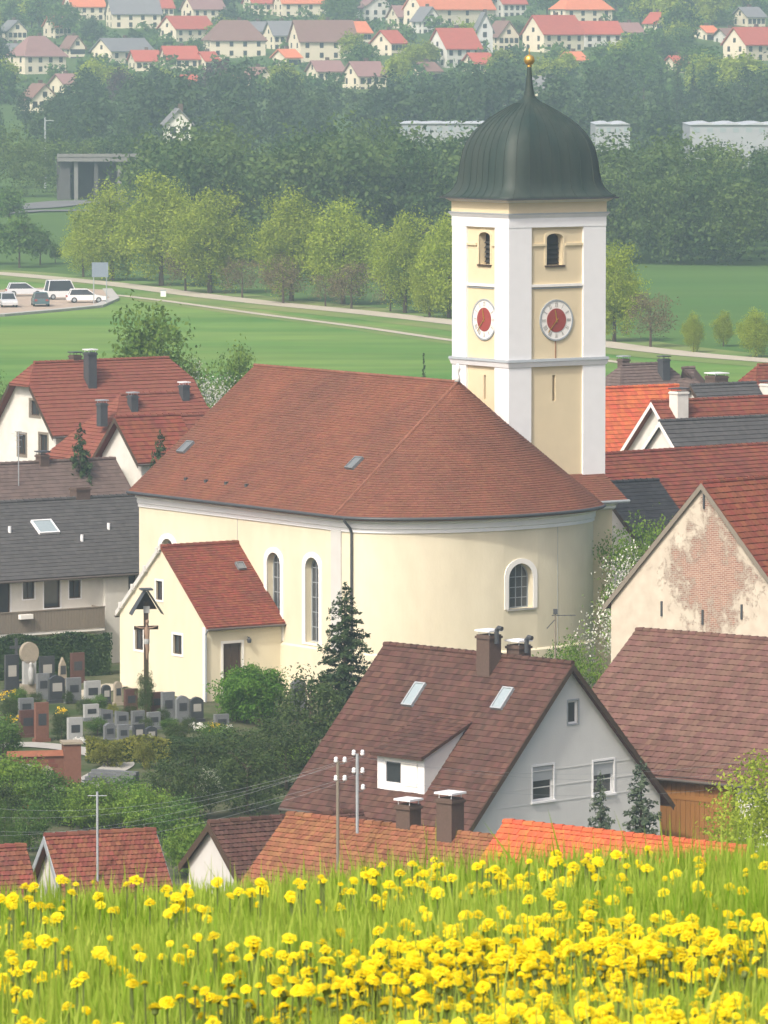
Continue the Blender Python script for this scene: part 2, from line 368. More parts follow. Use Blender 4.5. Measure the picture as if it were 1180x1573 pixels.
# ------------------------------------------------------------------ foliage
def leaf_quads(rng, pos, nrm, size, aspect=0.6):
    n = len(pos); nrm = nrm/np.maximum(np.linalg.norm(nrm, axis=1), 1e-6)[:, None]
    a = np.cross(nrm, rng.normal(size=(n, 3))); a /= np.maximum(np.linalg.norm(a, axis=1), 1e-6)[:, None]; c = np.cross(nrm, a)
    s = (size*rng.uniform(0.6, 1.3, n))[:, None]
    V = np.stack([pos-a*s, pos-c*s*aspect, pos+a*s, pos+c*s*aspect], 1).reshape(-1, 3)
    return V, np.arange(4*n).reshape(-1, 4)
def crown_arrays(seed, rx, rz, zc, nclump, nleaf, leaf, cr, shape='round', low=-0.75):
    rng = np.random.default_rng(seed); d = rng.normal(size=(nclump*3, 3)); d /= np.linalg.norm(d, axis=1)[:, None]; d = d[d[:, 2] > low][:nclump]
    r = rng.uniform(0.35, 1.0, len(d))**0.6
    ph = rng.uniform(0, 6.28, 6); wob = 1+0.13*np.sin(3*np.arctan2(d[:, 1], d[:, 0])+ph[0])+0.10*np.sin(5*d[:, 2]+ph[1])+0.10*rng.normal(size=len(d))
    c = d*r[:, None]*wob[:, None]
    if shape == 'tall': w_ = 1-0.35*np.clip(c[:, 2], 0, 1)
    elif shape == 'broad': w_ = 1-0.15*np.abs(c[:, 2])
    else: w_ = np.ones(len(c))
    c = c*np.stack([rx*w_, rx*w_, np.full(len(c), rz)], -1); c[:, 2] += zc
    k = rng.integers(int(nleaf*0.5), int(nleaf*1.5)+1, len(c)); idx = np.repeat(np.arange(len(c)), k)
    off = rng.normal(size=(len(idx), 3))*0.5; ln = np.linalg.norm(off, axis=1); off *= (np.minimum(ln, 1.15)/np.maximum(ln, 1e-6))[:, None]
    csz = cr*rng.uniform(0.65, 1.3, len(c))
    pos = c[idx]+off*csz[idx][:, None]*np.array([1, 1, 0.8])
    nrm = off+0.7*rng.normal(size=off.shape)+np.array([0, 0, 0.35])
    V, Fc = leaf_quads(rng, pos, nrm, leaf)
    ct = rng.uniform(0.15, 0.85, len(c)); tint = np.clip(ct[idx]+rng.normal(size=len(idx))*0.18, 0, 1)
    return V, Fc, tint
def conifer_arrays(seed, H, R, levels=24, leaf=0.16, z0=0.3, dens=1.0, expo=0.85):
    rng = np.random.default_rng(seed); pos = []; nr = []; tn = []
    for i in range(levels):
        f = i/(levels-1); z = z0+(H-z0)*f; rr = R*(1-f)**expo*rng.uniform(0.82, 1.1)+0.04
        nb = max(4, int(11*(1-f)+4))
        for b in range(nb):
            a = rng.uniform(0, 6.283); L_ = rr*rng.uniform(0.6, 1.12); m = max(3, int(dens*L_/leaf*2.6))
            s = rng.uniform(0.05, 1, m)**0.8
            y = rng.normal(size=m)*0.13*L_*(1.15-s)
            x = s*L_; zz = z-0.35*L_*s+0.18*L_*s**2+rng.normal(size=m)*leaf*0.5
            pos.append(np.stack([x*math.cos(a)-y*math.sin(a), x*math.sin(a)+y*math.cos(a), zz], -1))
            nr.append(np.stack([np.full(m, 0.4*math.cos(a)), np.full(m, 0.4*math.sin(a)), np.ones(m)], -1)+rng.normal(size=(m, 3))*0.55)
            tn.append(np.clip(rng.uniform(0.1, 0.9)*np.ones(m)+0.15*s, 0, 1))
    pos = np.concatenate(pos); V, Fc = leaf_quads(rng, pos, np.concatenate(nr), leaf, 0.4); return V, Fc, np.concatenate(tn)
def trunk_mesh(seed, H, r, crown_z, crown_r, limbs=7):
    rng = random.Random(seed); mb = MB()
    pts = [Vector((rng.uniform(-.02, .02)*H*t, rng.uniform(-.02, .02)*H*t, H*t)) for t in (0, .15, .35, .55, .75, .95)]; pts[0].z = -0.3
    mb.tube(pts, [r*1.25, r, r*.85, r*.6, r*.35, r*.1], 7)
    for i in range(limbs):
        t = rng.uniform(0.3, 0.8); p = Vector((0, 0, H*t)); a = rng.uniform(0, 6.28); l = crown_r*rng.uniform(.5, .9)
        e = p+Vector((math.cos(a)*l, math.sin(a)*l, l*rng.uniform(.5, 1.0))); m_ = (p+e)/2+Vector((0, 0, -.1*l))
        mb.tube([p, m_, e], [r*.4, r*.25, r*.06], 5)
    o = mb.build('trunk', 'bark'); me = o.data; bpy.data.objects.remove(o); return me
PROTO = {}
def proto(key, leafmat_, H, rx, rz, zc, nclump, nleaf, leaf, cr, shape='round', seed=1, tr=None, low=-0.75, blossom=0):
    V, Fc, t = crown_arrays(seed, rx, rz, zc, nclump, nleaf, leaf, cr, shape, low)
    extra = None
    if blossom:
        rng = np.random.default_rng(seed); sel = rng.uniform(size=len(Fc)) < blossom
        b = raw_mesh('blossom', V, Fc[sel], t[sel]); b.materials.append(M['blossom']); Fc = Fc[~sel]; t = t[~sel]; extra = b
    me = raw_mesh('crown', V, Fc, t); me.materials.append(M[leafmat_])
    PROTO[key] = (trunk_mesh(seed, H*0.85, tr or H*0.022, zc, rx), me, extra, H)
def proto_con(key, leafmat_, H, R, seed=1, levels=24, leaf=0.16, dens=1.0, expo=0.85):
    V, Fc, t = conifer_arrays(seed, H, R, levels, leaf, 0.04*H, dens, expo); me = raw_mesh('crown', V, Fc, t); me.materials.append(M[leafmat_])
    mb = MB(); mb.tube([(0,0,-.3), (0,0,H*.5), (0,0,H*.97)], [H*.02, H*.012, .01], 7); o = mb.build('trunk', 'bark'); tm = o.data; bpy.data.objects.remove(o)
    PROTO[key] = (tm, me, None, H)
def tree(key, loc, height, label, name='tree', cat='tree', group=None, rz=None, wide=1.0, rnd=random.Random(5)):
    tm, cm, ex, H = PROTO[key]; s = height/H
    e = thing(name, label, cat, loc, rnd.uniform(0, 360) if rz is None else rz, group); e.scale = (s*wide, s*wide, s)
    t = bpy.data.objects.new('trunk', tm); COL.objects.link(t); t.parent = e
    c = bpy.data.objects.new('crown', cm); COL.objects.link(c); c.parent = e
    if ex: q = bpy.data.objects.new('blossom', ex); COL.objects.link(q); q.parent = e
    return e
for k in range(3): proto('lime%d' % k, 'leaf_lime', 12, 4.4, 5.4, 6.5, 250, 62, 0.17, 1.45, 'round', 10+k, low=-0.97)
for k in range(2): proto('brown%d' % k, 'leaf_brown', 6, 2.6, 2.6, 3.4, 90, 30, 0.11, 0.8, 'round', 20+k)
proto('spring', 'leaf_spring', 8, 3.4, 3.4, 4.6, 190, 56, 0.14, 1.1, 'broad', 30)
for k in range(3): proto('town%d' % k, 'leaf_mid', 10, 3.6, 4.2, 5.8, 70, 24, 0.40, 1.6, 'round', 40+k)
proto('townlime', 'leaf_lime', 10, 3.6, 4.2, 5.8, 70, 24, 0.40, 1.6, 'round', 46)
proto('towndark', 'leaf_dark', 12, 4.0, 5.4, 6.6, 80, 24, 0.42, 1.7, 'tall', 47)
proto('townpurple', 'leaf_purple', 11, 4.0, 4.6, 6.3, 70, 24, 0.42, 1.7, 'round', 48)
proto_con('towncon', 'leaf_dark', 16, 3.6, 49, 22, 0.45, 1.0)
proto('yew', 'leaf_yew', 5, 2.0, 2.5, 2.5, 110, 46, 0.10, 0.7, 'round', 50, low=-1)
proto('roundbush', 'leaf_bush', 3, 1.75, 1.4, 1.5, 260, 60, 0.07, 0.42, 'broad', 56, low=-0.9)
proto('bush', 'leaf_spring', 3, 2.0, 1.4, 1.5, 150, 60, 0.08, 0.55, 'broad', 51, low=-0.9)
proto('midbush', 'leaf_mid', 3, 1.7, 1.5, 1.5, 100, 50, 0.08, 0.6, 'broad', 52, low=-0.9)
proto('goldbush', 'leaf_gold', 2, 1.0, 1.0, 1.0, 70, 50, 0.06, 0.35, 'round', 53, low=-1)
proto('garden', 'leaf_spring', 7.5, 2.7, 3.1, 4.4, 190, 48, 0.085, 0.8, 'broad', 57, low=-0.9)
proto('gardenmid', 'leaf_mid', 7.5, 2.5, 3.1, 4.4, 190, 48, 0.085, 0.8, 'broad', 58, low=-0.9)
proto('cherry', 'leaf_spring', 7, 2.9, 2.9, 4.0, 190, 60, 0.065, 0.8, 'round', 54, blossom=0.6)
proto('birch', 'leaf_lime', 9, 2.1, 4.2, 4.9, 300, 50, 0.075, 0.75, 'tall', 55, tr=0.11, low=-1)
proto_con('spruce', 'leaf_conifer', 8, 2.35, 60, 34, 0.12, 2.0, 0.62)
proto_con('bluespruce', 'leaf_blue', 8, 1.9, 61, 36, 0.10, 2.2, 0.62)

# ------------------------------------------------------------------ tiles, windows, houses
def tile_specs(A, B, C, D, tw, th, seed):
    A, B, C, D = (Vector(q) for q in (A, B, C, D)); rng = random.Random(seed)
    n = max(1, round((((D-A).length+(C-B).length)/2)/th)); nrm = (B-A).cross(D-A).normalized()
    out = []
    for i in range(n):
        t0 = i/n; t1 = min(1, (i+1.12)/n); L0 = A.lerp(D, t0); R0 = B.lerp(C, t0); L1 = A.lerp(D, t1); R1 = B.lerp(C, t1)
        w_ = (R0-L0).length; k = max(1, round(w_/tw)); sh = 0.5 if i % 2 else 0.0
        if w_ < 1e-3: continue
        cuts = [max(0, min(1, (j+sh)/k)) for j in range(-1, k+1)]; cuts = sorted(set(cuts+[0.0, 1.0]))
        for a, c in zip(cuts[:-1], cuts[1:]):
            if c-a < 1e-4: continue
            out.append((i, n, L0.lerp(R0, a), L0.lerp(R0, c), L1.lerp(R1, c), L1.lerp(R1, a), nrm, rng.random(), rng.random()))
    return out
def tiles_joined(mb, specs, lift=0.045):
    for i, n, a, b, c, d, nrm, r1, r2 in specs:
        if nrm.z < 0: nrm = -nrm
        h = lift*(0.75+0.5*r1); e = (b-a)*0.012
        mb.face([a+e+nrm*h, b-e+nrm*h, c-e+nrm*0.008, d+e+nrm*0.008], r2)
        mb.face([a+e, b-e, b-e+nrm*h, a+e+nrm*h], r2)
def pan_tile_mesh(w_, l_, lift=0.05):
    """one curved roof tile: x across, y up the slope, z out"""
    mb = MB(); k = 5; xs = [(-.5+j/(k-1))*w_*0.98 for j in range(k)]; prof = [0.006, 0.002, 0.010, 0.018, 0.010]
    n = 0; b = []
    for y, h in ((0, lift), (l_, 0.012)):
        for x, p in zip(xs, prof): b.append((x, y, h+p))
    mb.v = b+[(x, 0, 0.0) for x in xs]
    for j in range(k-1):
        mb.f.append((j, j+1, k+j+1, k+j)); mb.f.append((2*k+j, 2*k+j+1, j+1, j)); mb.t += [0.0, 0.0]
    mb.f.append((0, k, 2*k)); mb.f.append((k-1, 3*k-1, 2*k-1)); mb.t += [0, 0]
    o = mb.build('roof_tile', 'soil', smooth=False); me = o.data; bpy.data.objects.remove(o); return me
def lay_tiles(roof, specs, matname, single=0, score=None, lift=0.05, curved=True):
    """single: how many tiles are objects of their own, picked by score (lowest first)"""
    full = max(((s[3]-s[2]).length for s in specs), default=0.3); hl = max((s[5]-s[2]).length for s in specs)
    idx = sorted(range(len(specs)), key=lambda j: score(specs[j])) if single else []
    pick = [j for j in idx if (specs[j][3]-specs[j][2]).length > 0.9*full][:single]; ps = set(pick)
    if pick:
        me = pan_tile_mesh(full, hl, lift); me.materials.clear(); me.materials.append(M[matname])
        for j in pick:
            i, n, a, b, c, d, nrm, r1, r2 = specs[j]
            if nrm.z < 0: nrm = -nrm
            x = (b-a).normalized(); y = nrm.cross(x).normalized(); o0 = (a+b)/2
            if y.dot(d-a) < 0: y = -y; x = -x
            o = bpy.data.objects.new('roof_tile', me); COL.objects.link(o); o.parent = roof
            R = Matrix((x, y, nrm)).transposed().to_4x4(); R = R @ Matrix.Rotation((r1-.5)*0.02, 4, 'X') @ Matrix.Rotation((r2-.5)*0.016, 4, 'Z')
            o.matrix_local = Matrix.Translation(o0+nrm*(0.004+0.012*r1)) @ R
    rest = [specs[j] for j in range(len(specs)) if j not in ps]
    if rest:
        mb = MB()
        if not curved: tiles_joined(mb, rest, lift)
        else:
            prof = [0.006, 0.002, 0.010, 0.018, 0.010]; k = 5
            for i, n, a, b, c, d, nrm, r1, r2 in rest:
                if nrm.z < 0: nrm = -nrm
                h = lift*(0.85+0.3*r1)
                for j in range(k-1):
                    p0, p1 = a.lerp(b, j/(k-1)), a.lerp(b, (j+1)/(k-1)); q0, q1 = d.lerp(c, j/(k-1)), d.lerp(c, (j+1)/(k-1))
                    mb.face([p0+nrm*(h+prof[j]), p1+nrm*(h+prof[j+1]), q1+nrm*(.012+prof[j+1]), q0+nrm*(.012+prof[j])], r2)
                    mb.face([p0, p1, p1+nrm*(h+prof[j+1]), p0+nrm*(h+prof[j])], r2)
        mb.build('tiles', matname, roof, kind='stuff')
def rect(cx, z0, w_, h): return [(cx-w_/2, z0), (cx+w_/2, z0), (cx+w_/2, z0+h), (cx-w_/2, z0+h)]
def arch(cx, z0, w_, h, n=10, flat=1.0):
    r = w_/2; zt = z0+h-r*flat
    return [(cx-r, z0), (cx+r, z0)]+[(cx+r*math.cos(math.pi*k/n), zt+r*flat*math.sin(math.pi*k/n)) for k in range(n+1)]
def grow(poly, d, base=None):
    cx = sum(p[0] for p in poly)/len(poly); zs = [p[1] for p in poly]; z0, z1 = min(zs), max(zs); xs = [p[0] for p in poly]; hw = (max(xs)-min(xs))/2; cx = (max(xs)+min(xs))/2
    bz = z0-(d if base is None else base); out = []
    for x, z in poly:
        f = (hw+d)/hw; g = (z1+d-bz)/(z1-z0); out.append((cx+(x-cx)*f, bz+(z-z0)*g))
    return out
def add_window(parent, poly, mp, nrm, depth=0.14, frame='white_trim', pane='glass', nx=1, ny=1, bar=0.045, fw=0.07, trim=None, tw=0.12, sill=None, blind=0, name='window', tproud=0.03, tbase=None):
    nrm = Vector(nrm); xs = [p[0] for p in poly]; zs = [p[1] for p in poly]; x0, x1, z0, z1 = min(xs), max(xs), min(zs), max(zs)
    mb = MB(); mb.ring(grow(poly, -fw), poly, mp, nrm, -depth, -depth+0.06)
    for i in range(1, nx):
        x = x0+(x1-x0)*i/nx
        cut = max((p[1] for p in poly if abs(p[0]-x) < (x1-x0)*0.14), default=z1) if len(poly) > 4 else z1
        q = [mp(x-bar/2, z0), mp(x+bar/2, z0), mp(x+bar/2, cut-0.02), mp(x-bar/2, cut-0.02)]; mb.prism([Vector(p)-nrm*depth for p in q], nrm*0.045)
    zt = z1 if len(poly) == 4 else z1-(x1-x0)/2*0.9
    for i in range(1, ny):
        z = z0+(zt-z0)*i/(ny if len(poly) == 4 else ny-1+0.02); q = [mp(x0, z-bar/2), mp(x1, z-bar/2), mp(x1, z+bar/2), mp(x0, z+bar/2)]; mb.prism([Vector(p)-nrm*depth for p in q], nrm*0.04)
    wo = mb.build(name, frame, parent)
    mb = MB(); mb.face([Vector(mp(*p))-nrm*(depth-0.012) for p in poly]); mb.build('pane', pane, wo)
    if blind:
        zz = z1-(z1-z0)*blind; q = [mp(x0+.02, zz), mp(x1-.02, zz), mp(x1-.02, z1), mp(x0+.02, z1)]; mb = MB(); mb.prism([Vector(p)-nrm*(depth-0.065) for p in q], nrm*0.03); mb.build('roller_shutter', 'roller_blind', wo)
    if trim:
        mb = MB(); mb.ring(poly, grow(poly, tw, tbase), mp, nrm, -0.05, tproud); mb.build('surround', trim, wo)
    if sill:
        q = [mp(x0-.1, z0-.09), mp(x1+.1, z0-.09), mp(x1+.1, z0-.005), mp(x0-.1, z0-.005)]; mb = MB(); mb.prism([Vector(p)-nrm*0.04 for p in q], nrm*0.13); mb.build('sill', sill, wo)
    return wo
def local_px(E, px, py, plane, val):
    """intersect the view ray with a wall plane of the thing's own frame: plane 'x' or 'y' at val; returns (coord along, z)"""
    r = Vector(ray(px, py)); a = E.rotation_euler.z; R = Matrix.Rotation(-a, 3, 'Z'); o = R @ (Vector((0, 0, ZC))-E.location); d = R @ r
    k = (val-(o.x if plane == 'x' else o.y))/(d.x if plane == 'x' else d.y); q = o+d*k
    return ((q.y if plane == 'x' else q.x), q.z)
def house(E, W, L, ze, zr, zb, ridge='y', wall='white_plaster', roofm='red_tile', ov=0.4, ovg=0.3, tw=0.25, th=0.33, gable=(), side=(), single=0, score=None, curved=True, verge='dark_wood', half=0.0, lift=0.05, seed=3, gable2=(), thick=0.14, ridgecap=True):
    """ridge 'y': gable wall on y=0, slope over x=0; ridge 'x': gable wall on x=0, slope over y=0. gable/side: list of (poly, options)"""
    m = (lambda s, w_, z: Vector((w_, s, z))) if ridge == 'y' else (lambda s, w_, z: Vector((s, w_, z)))
    es, ew = m(1, 0, 0), m(0, 1, 0); k = (zr-ze)/(W/2); mb = MB()
    gp = [(0, zb), (W, zb), (W, ze), (W/2, zr), (0, ze)]
    if half:
        zh = zr-half; dx = half/k; gp = [(0, zb), (W, zb), (W, ze), (W/2+dx, zh), (W/2-dx, zh), (0, ze)]
    mb.holed(gp, [g[0] for g in gable], lambda a, z: m(0, a, z), es, 0.16)
    mb.holed([(0, zb), (L, zb), (L, ze), (0, ze)], [g[0] for g in side], lambda a, z: m(a, 0, z), ew, 0.16)
    mb.face([m(L, a, z) for a, z in gp]); mb.face([m(0, W, zb), m(L, W, zb), m(L, W, ze), m(0, W, ze)])
    mb.build('wall', wall, E)
    for poly, op in gable: add_window(E, poly, lambda a, z: m(0, a, z), -es, **op)
    for poly, op in side: add_window(E, poly, lambda a, z: m(a, 0, z), -ew, **op)
    s0, s1 = -ovg, L+ovg; t = Vector((0, 0, thick)); up = Vector((0, 0, 0.02)); hin = half/math.tan(math.radians(50)) if half else 0
    R0, R1 = m(s0+hin, W/2, zr), m(s1-hin, W/2, zr); r0, r1 = R0+up, R1+up
    A0, A1 = m(s0, -ov, ze-k*ov), m(s1, -ov, ze-k*ov); B0, B1 = m(s0, W+ov, ze-k*ov), m(s1, W+ov, ze-k*ov)
    mb = MB()
    if not half:
        mb.hexa([A0+up, A1+up, r1, r0, A0+t, A1+t, R1+t, R0+t]); mb.hexa([B0+up, B1+up, r1, r0, B0+t, B1+t, R1+t, R0+t])
    else:
        H0 = [m(s0, W/2-dx, zh), m(s0, W/2+dx, zh)]; H1 = [m(s1, W/2-dx, zh), m(s1, W/2+dx, zh)]
        for z in (up, t):
            mb.face([A0+z, A1+z, H1[0]+z, R1+z, R0+z, H0[0]+z]); mb.face([B0+z, B1+z, H1[1]+z, R1+z, R0+z, H0[1]+z]); mb.face([H0[0]+z, H0[1]+z, R0+z]); mb.face([H1[0]+z, H1[1]+z, R1+z])
        for a, b in ((A0, A1), (B0, B1), (A0, H0[0]), (H0[0], H0[1]), (H0[1], B0), (A1, H1[0]), (H1[0], H1[1]), (H1[1], B1)): mb.face([a+up, b+up, b+t, a+t])
    roof = mb.build('roof', roofm, E)
    if not half:
        lay_tiles(roof, tile_specs(A0+t, A1+t, R1+t, R0+t, tw, th, seed), roofm, single, score, lift, curved)
        sp2 = tile_specs(B0+t, B1+t, R1+t, R0+t, tw*2, th, seed+1); mb = MB(); tiles_joined(mb, sp2, lift); mb.build('tiles', roofm, roof, kind='stuff')
    else:
        mb = MB()
        for a, b, c, d in ((A0, A1, H1[0], H0[0]), (B0, B1, H1[1], H0[1]), (H0[0], H1[0], R1, R0), (H0[1], H1[1], R1, R0)): tiles_joined(mb, tile_specs(a+t, b+t, c+t, d+t, tw, th, seed), lift)
        for a, b, c in ((H0[0], H0[1], R0), (H1[0], H1[1], R1)): tiles_joined(mb, tile_specs(a+t, b+t, c+t, c+t, tw, th, seed), lift)
        mb.build('tiles', roofm, roof, kind='stuff')
    if ridgecap:
        mb = MB(); n = max(2, int((R1-R0).length/0.4)); rng = random.Random(seed)
        for i in range(n):
            a = R0.lerp(R1, i/n)+t; b = R0.lerp(R1, (i+1.05)/n)+t; mb.tube([a+Vector((0,0,.02)), b+Vector((0,0,.0))], [0.13, 0.11], 8, True, rng.random())
        mb.build('ridge_tiles', roofm, roof, kind='stuff')
    if verge:
        for s, q in ((s0-0.03, 1), (s1+0.03, -1)):
            for e, w1 in ((A0 if q == 1 else A1, 0), (B0 if q == 1 else B1, 1)):
                top = (R0 if q == 1 else R1) if not half else ((H0 if q == 1 else H1)[w1])
                d = es*(-0.035*q); dn = Vector((0, 0, -0.16)); mb = MB()
                mb.hexa([e+dn, top+dn, top+dn+d, e+dn+d, e+t, top+t, top+t+d, e+t+d]); mb.build('bargeboard', verge, E)
    for a, b, sg in ((A0, A1, -1), (B0, B1, 1)):
        mb = MB(); c = Vector((0, 0, 0.03))+ew*0.05*sg; mb.tube([a+c, b+c], 0.065, 8); mb.build('gutter', 'gutter_dark', E)
    return roof
def chimney(E, c, w_, d_, z0, z1, matname='chimney_brown', cap='white_metal', cowl=True, axis=0):
    mb = MB(); x, y = c; mb.box(x-w_/2, x+w_/2, y-d_/2, y+d_/2, z0, z1); mb.box(x-w_/2-.05, x+w_/2+.05, y-d_/2-.05, y+d_/2+.05, z1-.16, z1-.06)
    ch = mb.build('chimney', matname, E)
    if cap:
        mb = MB(); 
        for sx in (-1, 1):
            for sy in (-1, 1): mb.tube([(x+sx*w_*.4, y+sy*d_*.4, z1), (x+sx*w_*.4, y+sy*d_*.4, z1+.14)], 0.02, 5)
        mb.box(x-w_/2-.06, x+w_/2+.06, y-d_/2-.06, y+d_/2+.06, z1+.14, z1+.21); mb.build('chimney_cap', cap, ch)
    return ch
def skylight(E, roofpt, ex, ey, n, w_, h, frame='zinc', pane='zinc'):
    """roofpt lower centre on roof surface"""
    p = Vector(roofpt); ex, ey, n = Vector(ex).normalized(), Vector(ey).normalized(), Vector(n).normalized()
    mb = MB(); mp = lambda a, b: p+ex*a+ey*b; inner = [(-w_/2+.07, .07), (w_/2-.07, .07), (w_/2-.07, h-.07), (-w_/2+.07, h-.07)]; outer = [(-w_/2, 0), (w_/2, 0), (w_/2, h), (-w_/2, h)]
    mb.ring(inner, outer, mp, n, -0.02, 0.16); o = mb.build('roof_window', frame, E)
    mb = MB(); mb.face([mp(*q)+n*0.12 for q in inner]); mb.build('pane', pane, o); return o
mat('sky_pane', (0.30,0.36,0.38), 0.25, 0.1, spec=0.6)
# ------------------------------------------------------------------ church: nave and apse
def sweep(mb, path, nrms, prof, tint=0.5):
    b = len(mb.v); k = len(prof)
    for (x, y), (nx, ny) in zip(path, nrms):
        for o, z in prof: mb.v.append((x+nx*o, y+ny*o, z))
    for i in range(len(path)-1):
        for j in range(k-1): mb.f.append((b+i*k+j, b+(i+1)*k+j, b+(i+1)*k+j+1, b+i*k+j+1)); mb.t.append(tint)
CE = thing('church', 'cream baroque church nave with rounded apse and large red tiled roof', 'church', (-2.07, 300, 0), 35)
NW, NL, ZE, ZR, AB = 15.4, 19.5, 9.2, 15.6, 4.3
R35 = Matrix.Rotation(math.radians(35), 3, 'Z')
def church_world(x, y, z=0): return R35 @ Vector((x, y, z)) + CE.location
mb = MB()
win = []
for px in (480, 421, 258):
    u, _ = local_px(CE, px, 930, 'x', 0.0); win.append(arch(u, 2.25, 1.25, 4.45))
mb.holed([(0, -2), (NL, -2), (NL, ZE), (0, ZE)], win, lambda a, z: Vector((0, a, z)), (1, 0, 0), 0.45)
mb.face([(0, NL, -2), (NW, NL, -2), (NW, NL, ZE), (NW/2, NL, ZR-.1), (0, NL, ZE)]); mb.face([(NW, 0, -2), (NW, NL, -2), (NW, NL, ZE), (NW, 0, ZE)])
mb.build('nave_wall', 'cream_plaster', CE)
for p in win:
    add_window(CE, p, lambda a, z: Vector((0, a, z)), (-1, 0, 0), 0.42, 'zinc', 'lead_glass', 3, 6, 0.035, 0.06, 'lit_white', 0.28, None, tproud=0.05, tbase=0.12)
# apse wall: half ellipse with one window
EA = NW/2
def ell(t, a=EA, b=AB): return (NW/2-a*math.cos(t), -b*math.sin(t))
def elln(t, a=EA, b=AB):
    n = Vector((-math.cos(t)/a, -math.sin(t)/b)); n.normalize(); return (n.x, n.y)
def px_of(pt):
    d = Vector(pt)-Vector((0, 0, ZC)); zc = d.y*math.cos(PITCH)-d.z*math.sin(PITCH); yc = d.y*math.sin(PITCH)+d.z*math.cos(PITCH)
    return CX+F*d.x/zc, CY-F*yc/zc
tw_ = min((math.radians(k*0.5) for k in range(120, 260)), key=lambda t: abs(px_of(church_world(*ell(t), 5.5))[0]-801))
mb = MB(); dth = 1.12/math.hypot(EA*math.sin(tw_), AB*math.cos(tw_)); ts = list(np.linspace(0, tw_-dth, 40))+list(np.linspace(tw_+dth, math.pi, 40))
for a, b in zip(ts[:-1], ts[1:]):
    if a < tw_ < b: continue
    p, q = ell(a), ell(b); mb.face([(*p, -2), (*q, -2), (*q, ZE), (*p, ZE)])
p, q = Vector((*ell(tw_-dth), 0)), Vector((*ell(tw_+dth), 0)); ex = (q-p).normalized(); nn = Vector((*elln(tw_), 0)); nn = Vector((ex.y, -ex.x, 0))
if nn.y > 0: nn = -nn
wl = (q-p).length; amp = lambda a, z: p+ex*a+Vector((0, 0, z))
_, zt = px_of((0, 0, 0)); Yw = church_world(*ell(tw_)).y; zb_, zt_ = ZC-(936-HZ)*Yw/F, ZC-(866-HZ)*Yw/F
ap = arch(wl/2, zb_, 1.62, zt_-zb_, 12)
mb.holed([(0, -2), (wl, -2), (wl, ZE), (0, ZE)], [ap], amp, -nn, 0.5); mb.build('apse_wall', 'cream_plaster', CE, smooth=False)
add_window(CE, ap, amp, nn, 0.46, 'zinc', 'lead_glass', 4, 4, 0.04, 0.06, 'lit_white', 0.26, 'plinth_grey', tproud=0.05, tbase=0.0)
# cornice along nave and apse
prof = [(0.0, 8.25), (0.07, 8.25), (0.07, 8.42), (0.13, 8.47), (0.13, 8.72), (0.26, 8.80), (0.26, 8.92), (0.42, 9.0), (0.42, 9.12), (0.0, 9.14)]
path = [(0, NL), (0, NL*.5), (0, 0.01)]+[ell(t) for t in np.linspace(0, math.pi*0.93, 40)]; nr = [(-1, 0)]*3+[elln(t) for t in np.linspace(0, math.pi*0.93, 40)]
mb = MB(); sweep(mb, path, nr, prof); mb.build('cornice', 'white_trim', CE)
mb = MB(); sweep(mb, path, nr, [(0.0, -2), (0.12, -2), (0.12, 1.95), (0.0, 2.05)]); mb.build('plinth', 'cream_plaster', CE)
mb = MB(); mb.box(-0.09, 0.2, 0.15, 1.05, -2, 8.3); mb.build('corner_pilaster', 'pale_grey_plaster', CE)
for k in (0.45, 0.63): # expansion joints showing as thin grooves with metal strips
    t = math.pi*k; p = Vector((*ell(t), 0)); n_ = Vector((*elln(t), 0)); mb = MB(); mb.tube([p+n_*0.012+Vector((0, 0, -1)), p+n_*0.012+Vector((0, 0, 8.3))], 0.012, 5)
    if k == 0.63: mb.build('lightning_conductor', 'zinc', CE)
u, _ = local_px(CE, 365, 800, 'x', 0); mb = MB(); mb.tube([(-.015, u, -1), (-.015, u, 8.3)], 0.014, 5); mb.build('lightning_conductor', 'zinc', CE)
# roof
APEX = Vector((NW/2, 0.7, ZR)); ov = 0.6; k_ = (ZR-9.05)/(NW/2+ov); NR = 58
def specs_n(A, B, C, D, tw, n, seed):
    L_ = ((Vector(D)-Vector(A)).length+(Vector(C)-Vector(B)).length)/2; return tile_specs(A, B, C, D, tw, L_/n*1.0001, seed)
mb = MB(); tl = []
for x0, sg in ((-ov, 1), (NW+ov, -1)):
    a, b, c, d = Vector((x0, 0, 9.05)), Vector((x0, NL+.25, 9.05)), Vector((NW/2, NL+.25, ZR)), APEX
    dn = Vector((0, 0, -0.14)); mb.hexa([a+dn, b+dn, c+dn, d+dn, a, b, c, d]); tl += specs_n(a, b, c, d, 0.19, NR, 5+sg)
te = list(np.linspace(0, math.pi, 37)); ee = [Vector((*ell(t, EA+ov, AB+ov), 9.05)) for t in te]
for a, b in zip(ee[:-1], ee[1:]):
    dn = Vector((0, 0, -0.14)); mb.face([a, b, APEX]); mb.face([a+dn, b+dn, b, a]); mb.face([a+dn, b+dn, APEX+dn]); tl += specs_n(a, b, APEX, APEX, 0.19, NR, int(a.x*100))
roof = mb.build('roof', 'church_tile', CE); mb = MB(); tiles_joined(mb, tl, 0.035); mb.build('tiles', 'church_tile', roof, kind='stuff')
mb = MB(); rng = random.Random(4)
mat('hip_tile', (0.20,0.085,0.055), 0.9, 0.15, 0.6, tv=0.12)
for a, b in ((Vector((NW/2, NL+.25, ZR)), APEX), (APEX, Vector((-ov, 0.0, 9.05))), (APEX, Vector((NW+ov, 0, 9.05)))):
    n = int((b-a).length/0.38)
    for i in range(n): mb.tube([a.lerp(b, i/n)+Vector((0,0,.05)), a.lerp(b, (i+1.08)/n)+Vector((0,0,.03))], [0.10, 0.085], 7, True, rng.random())
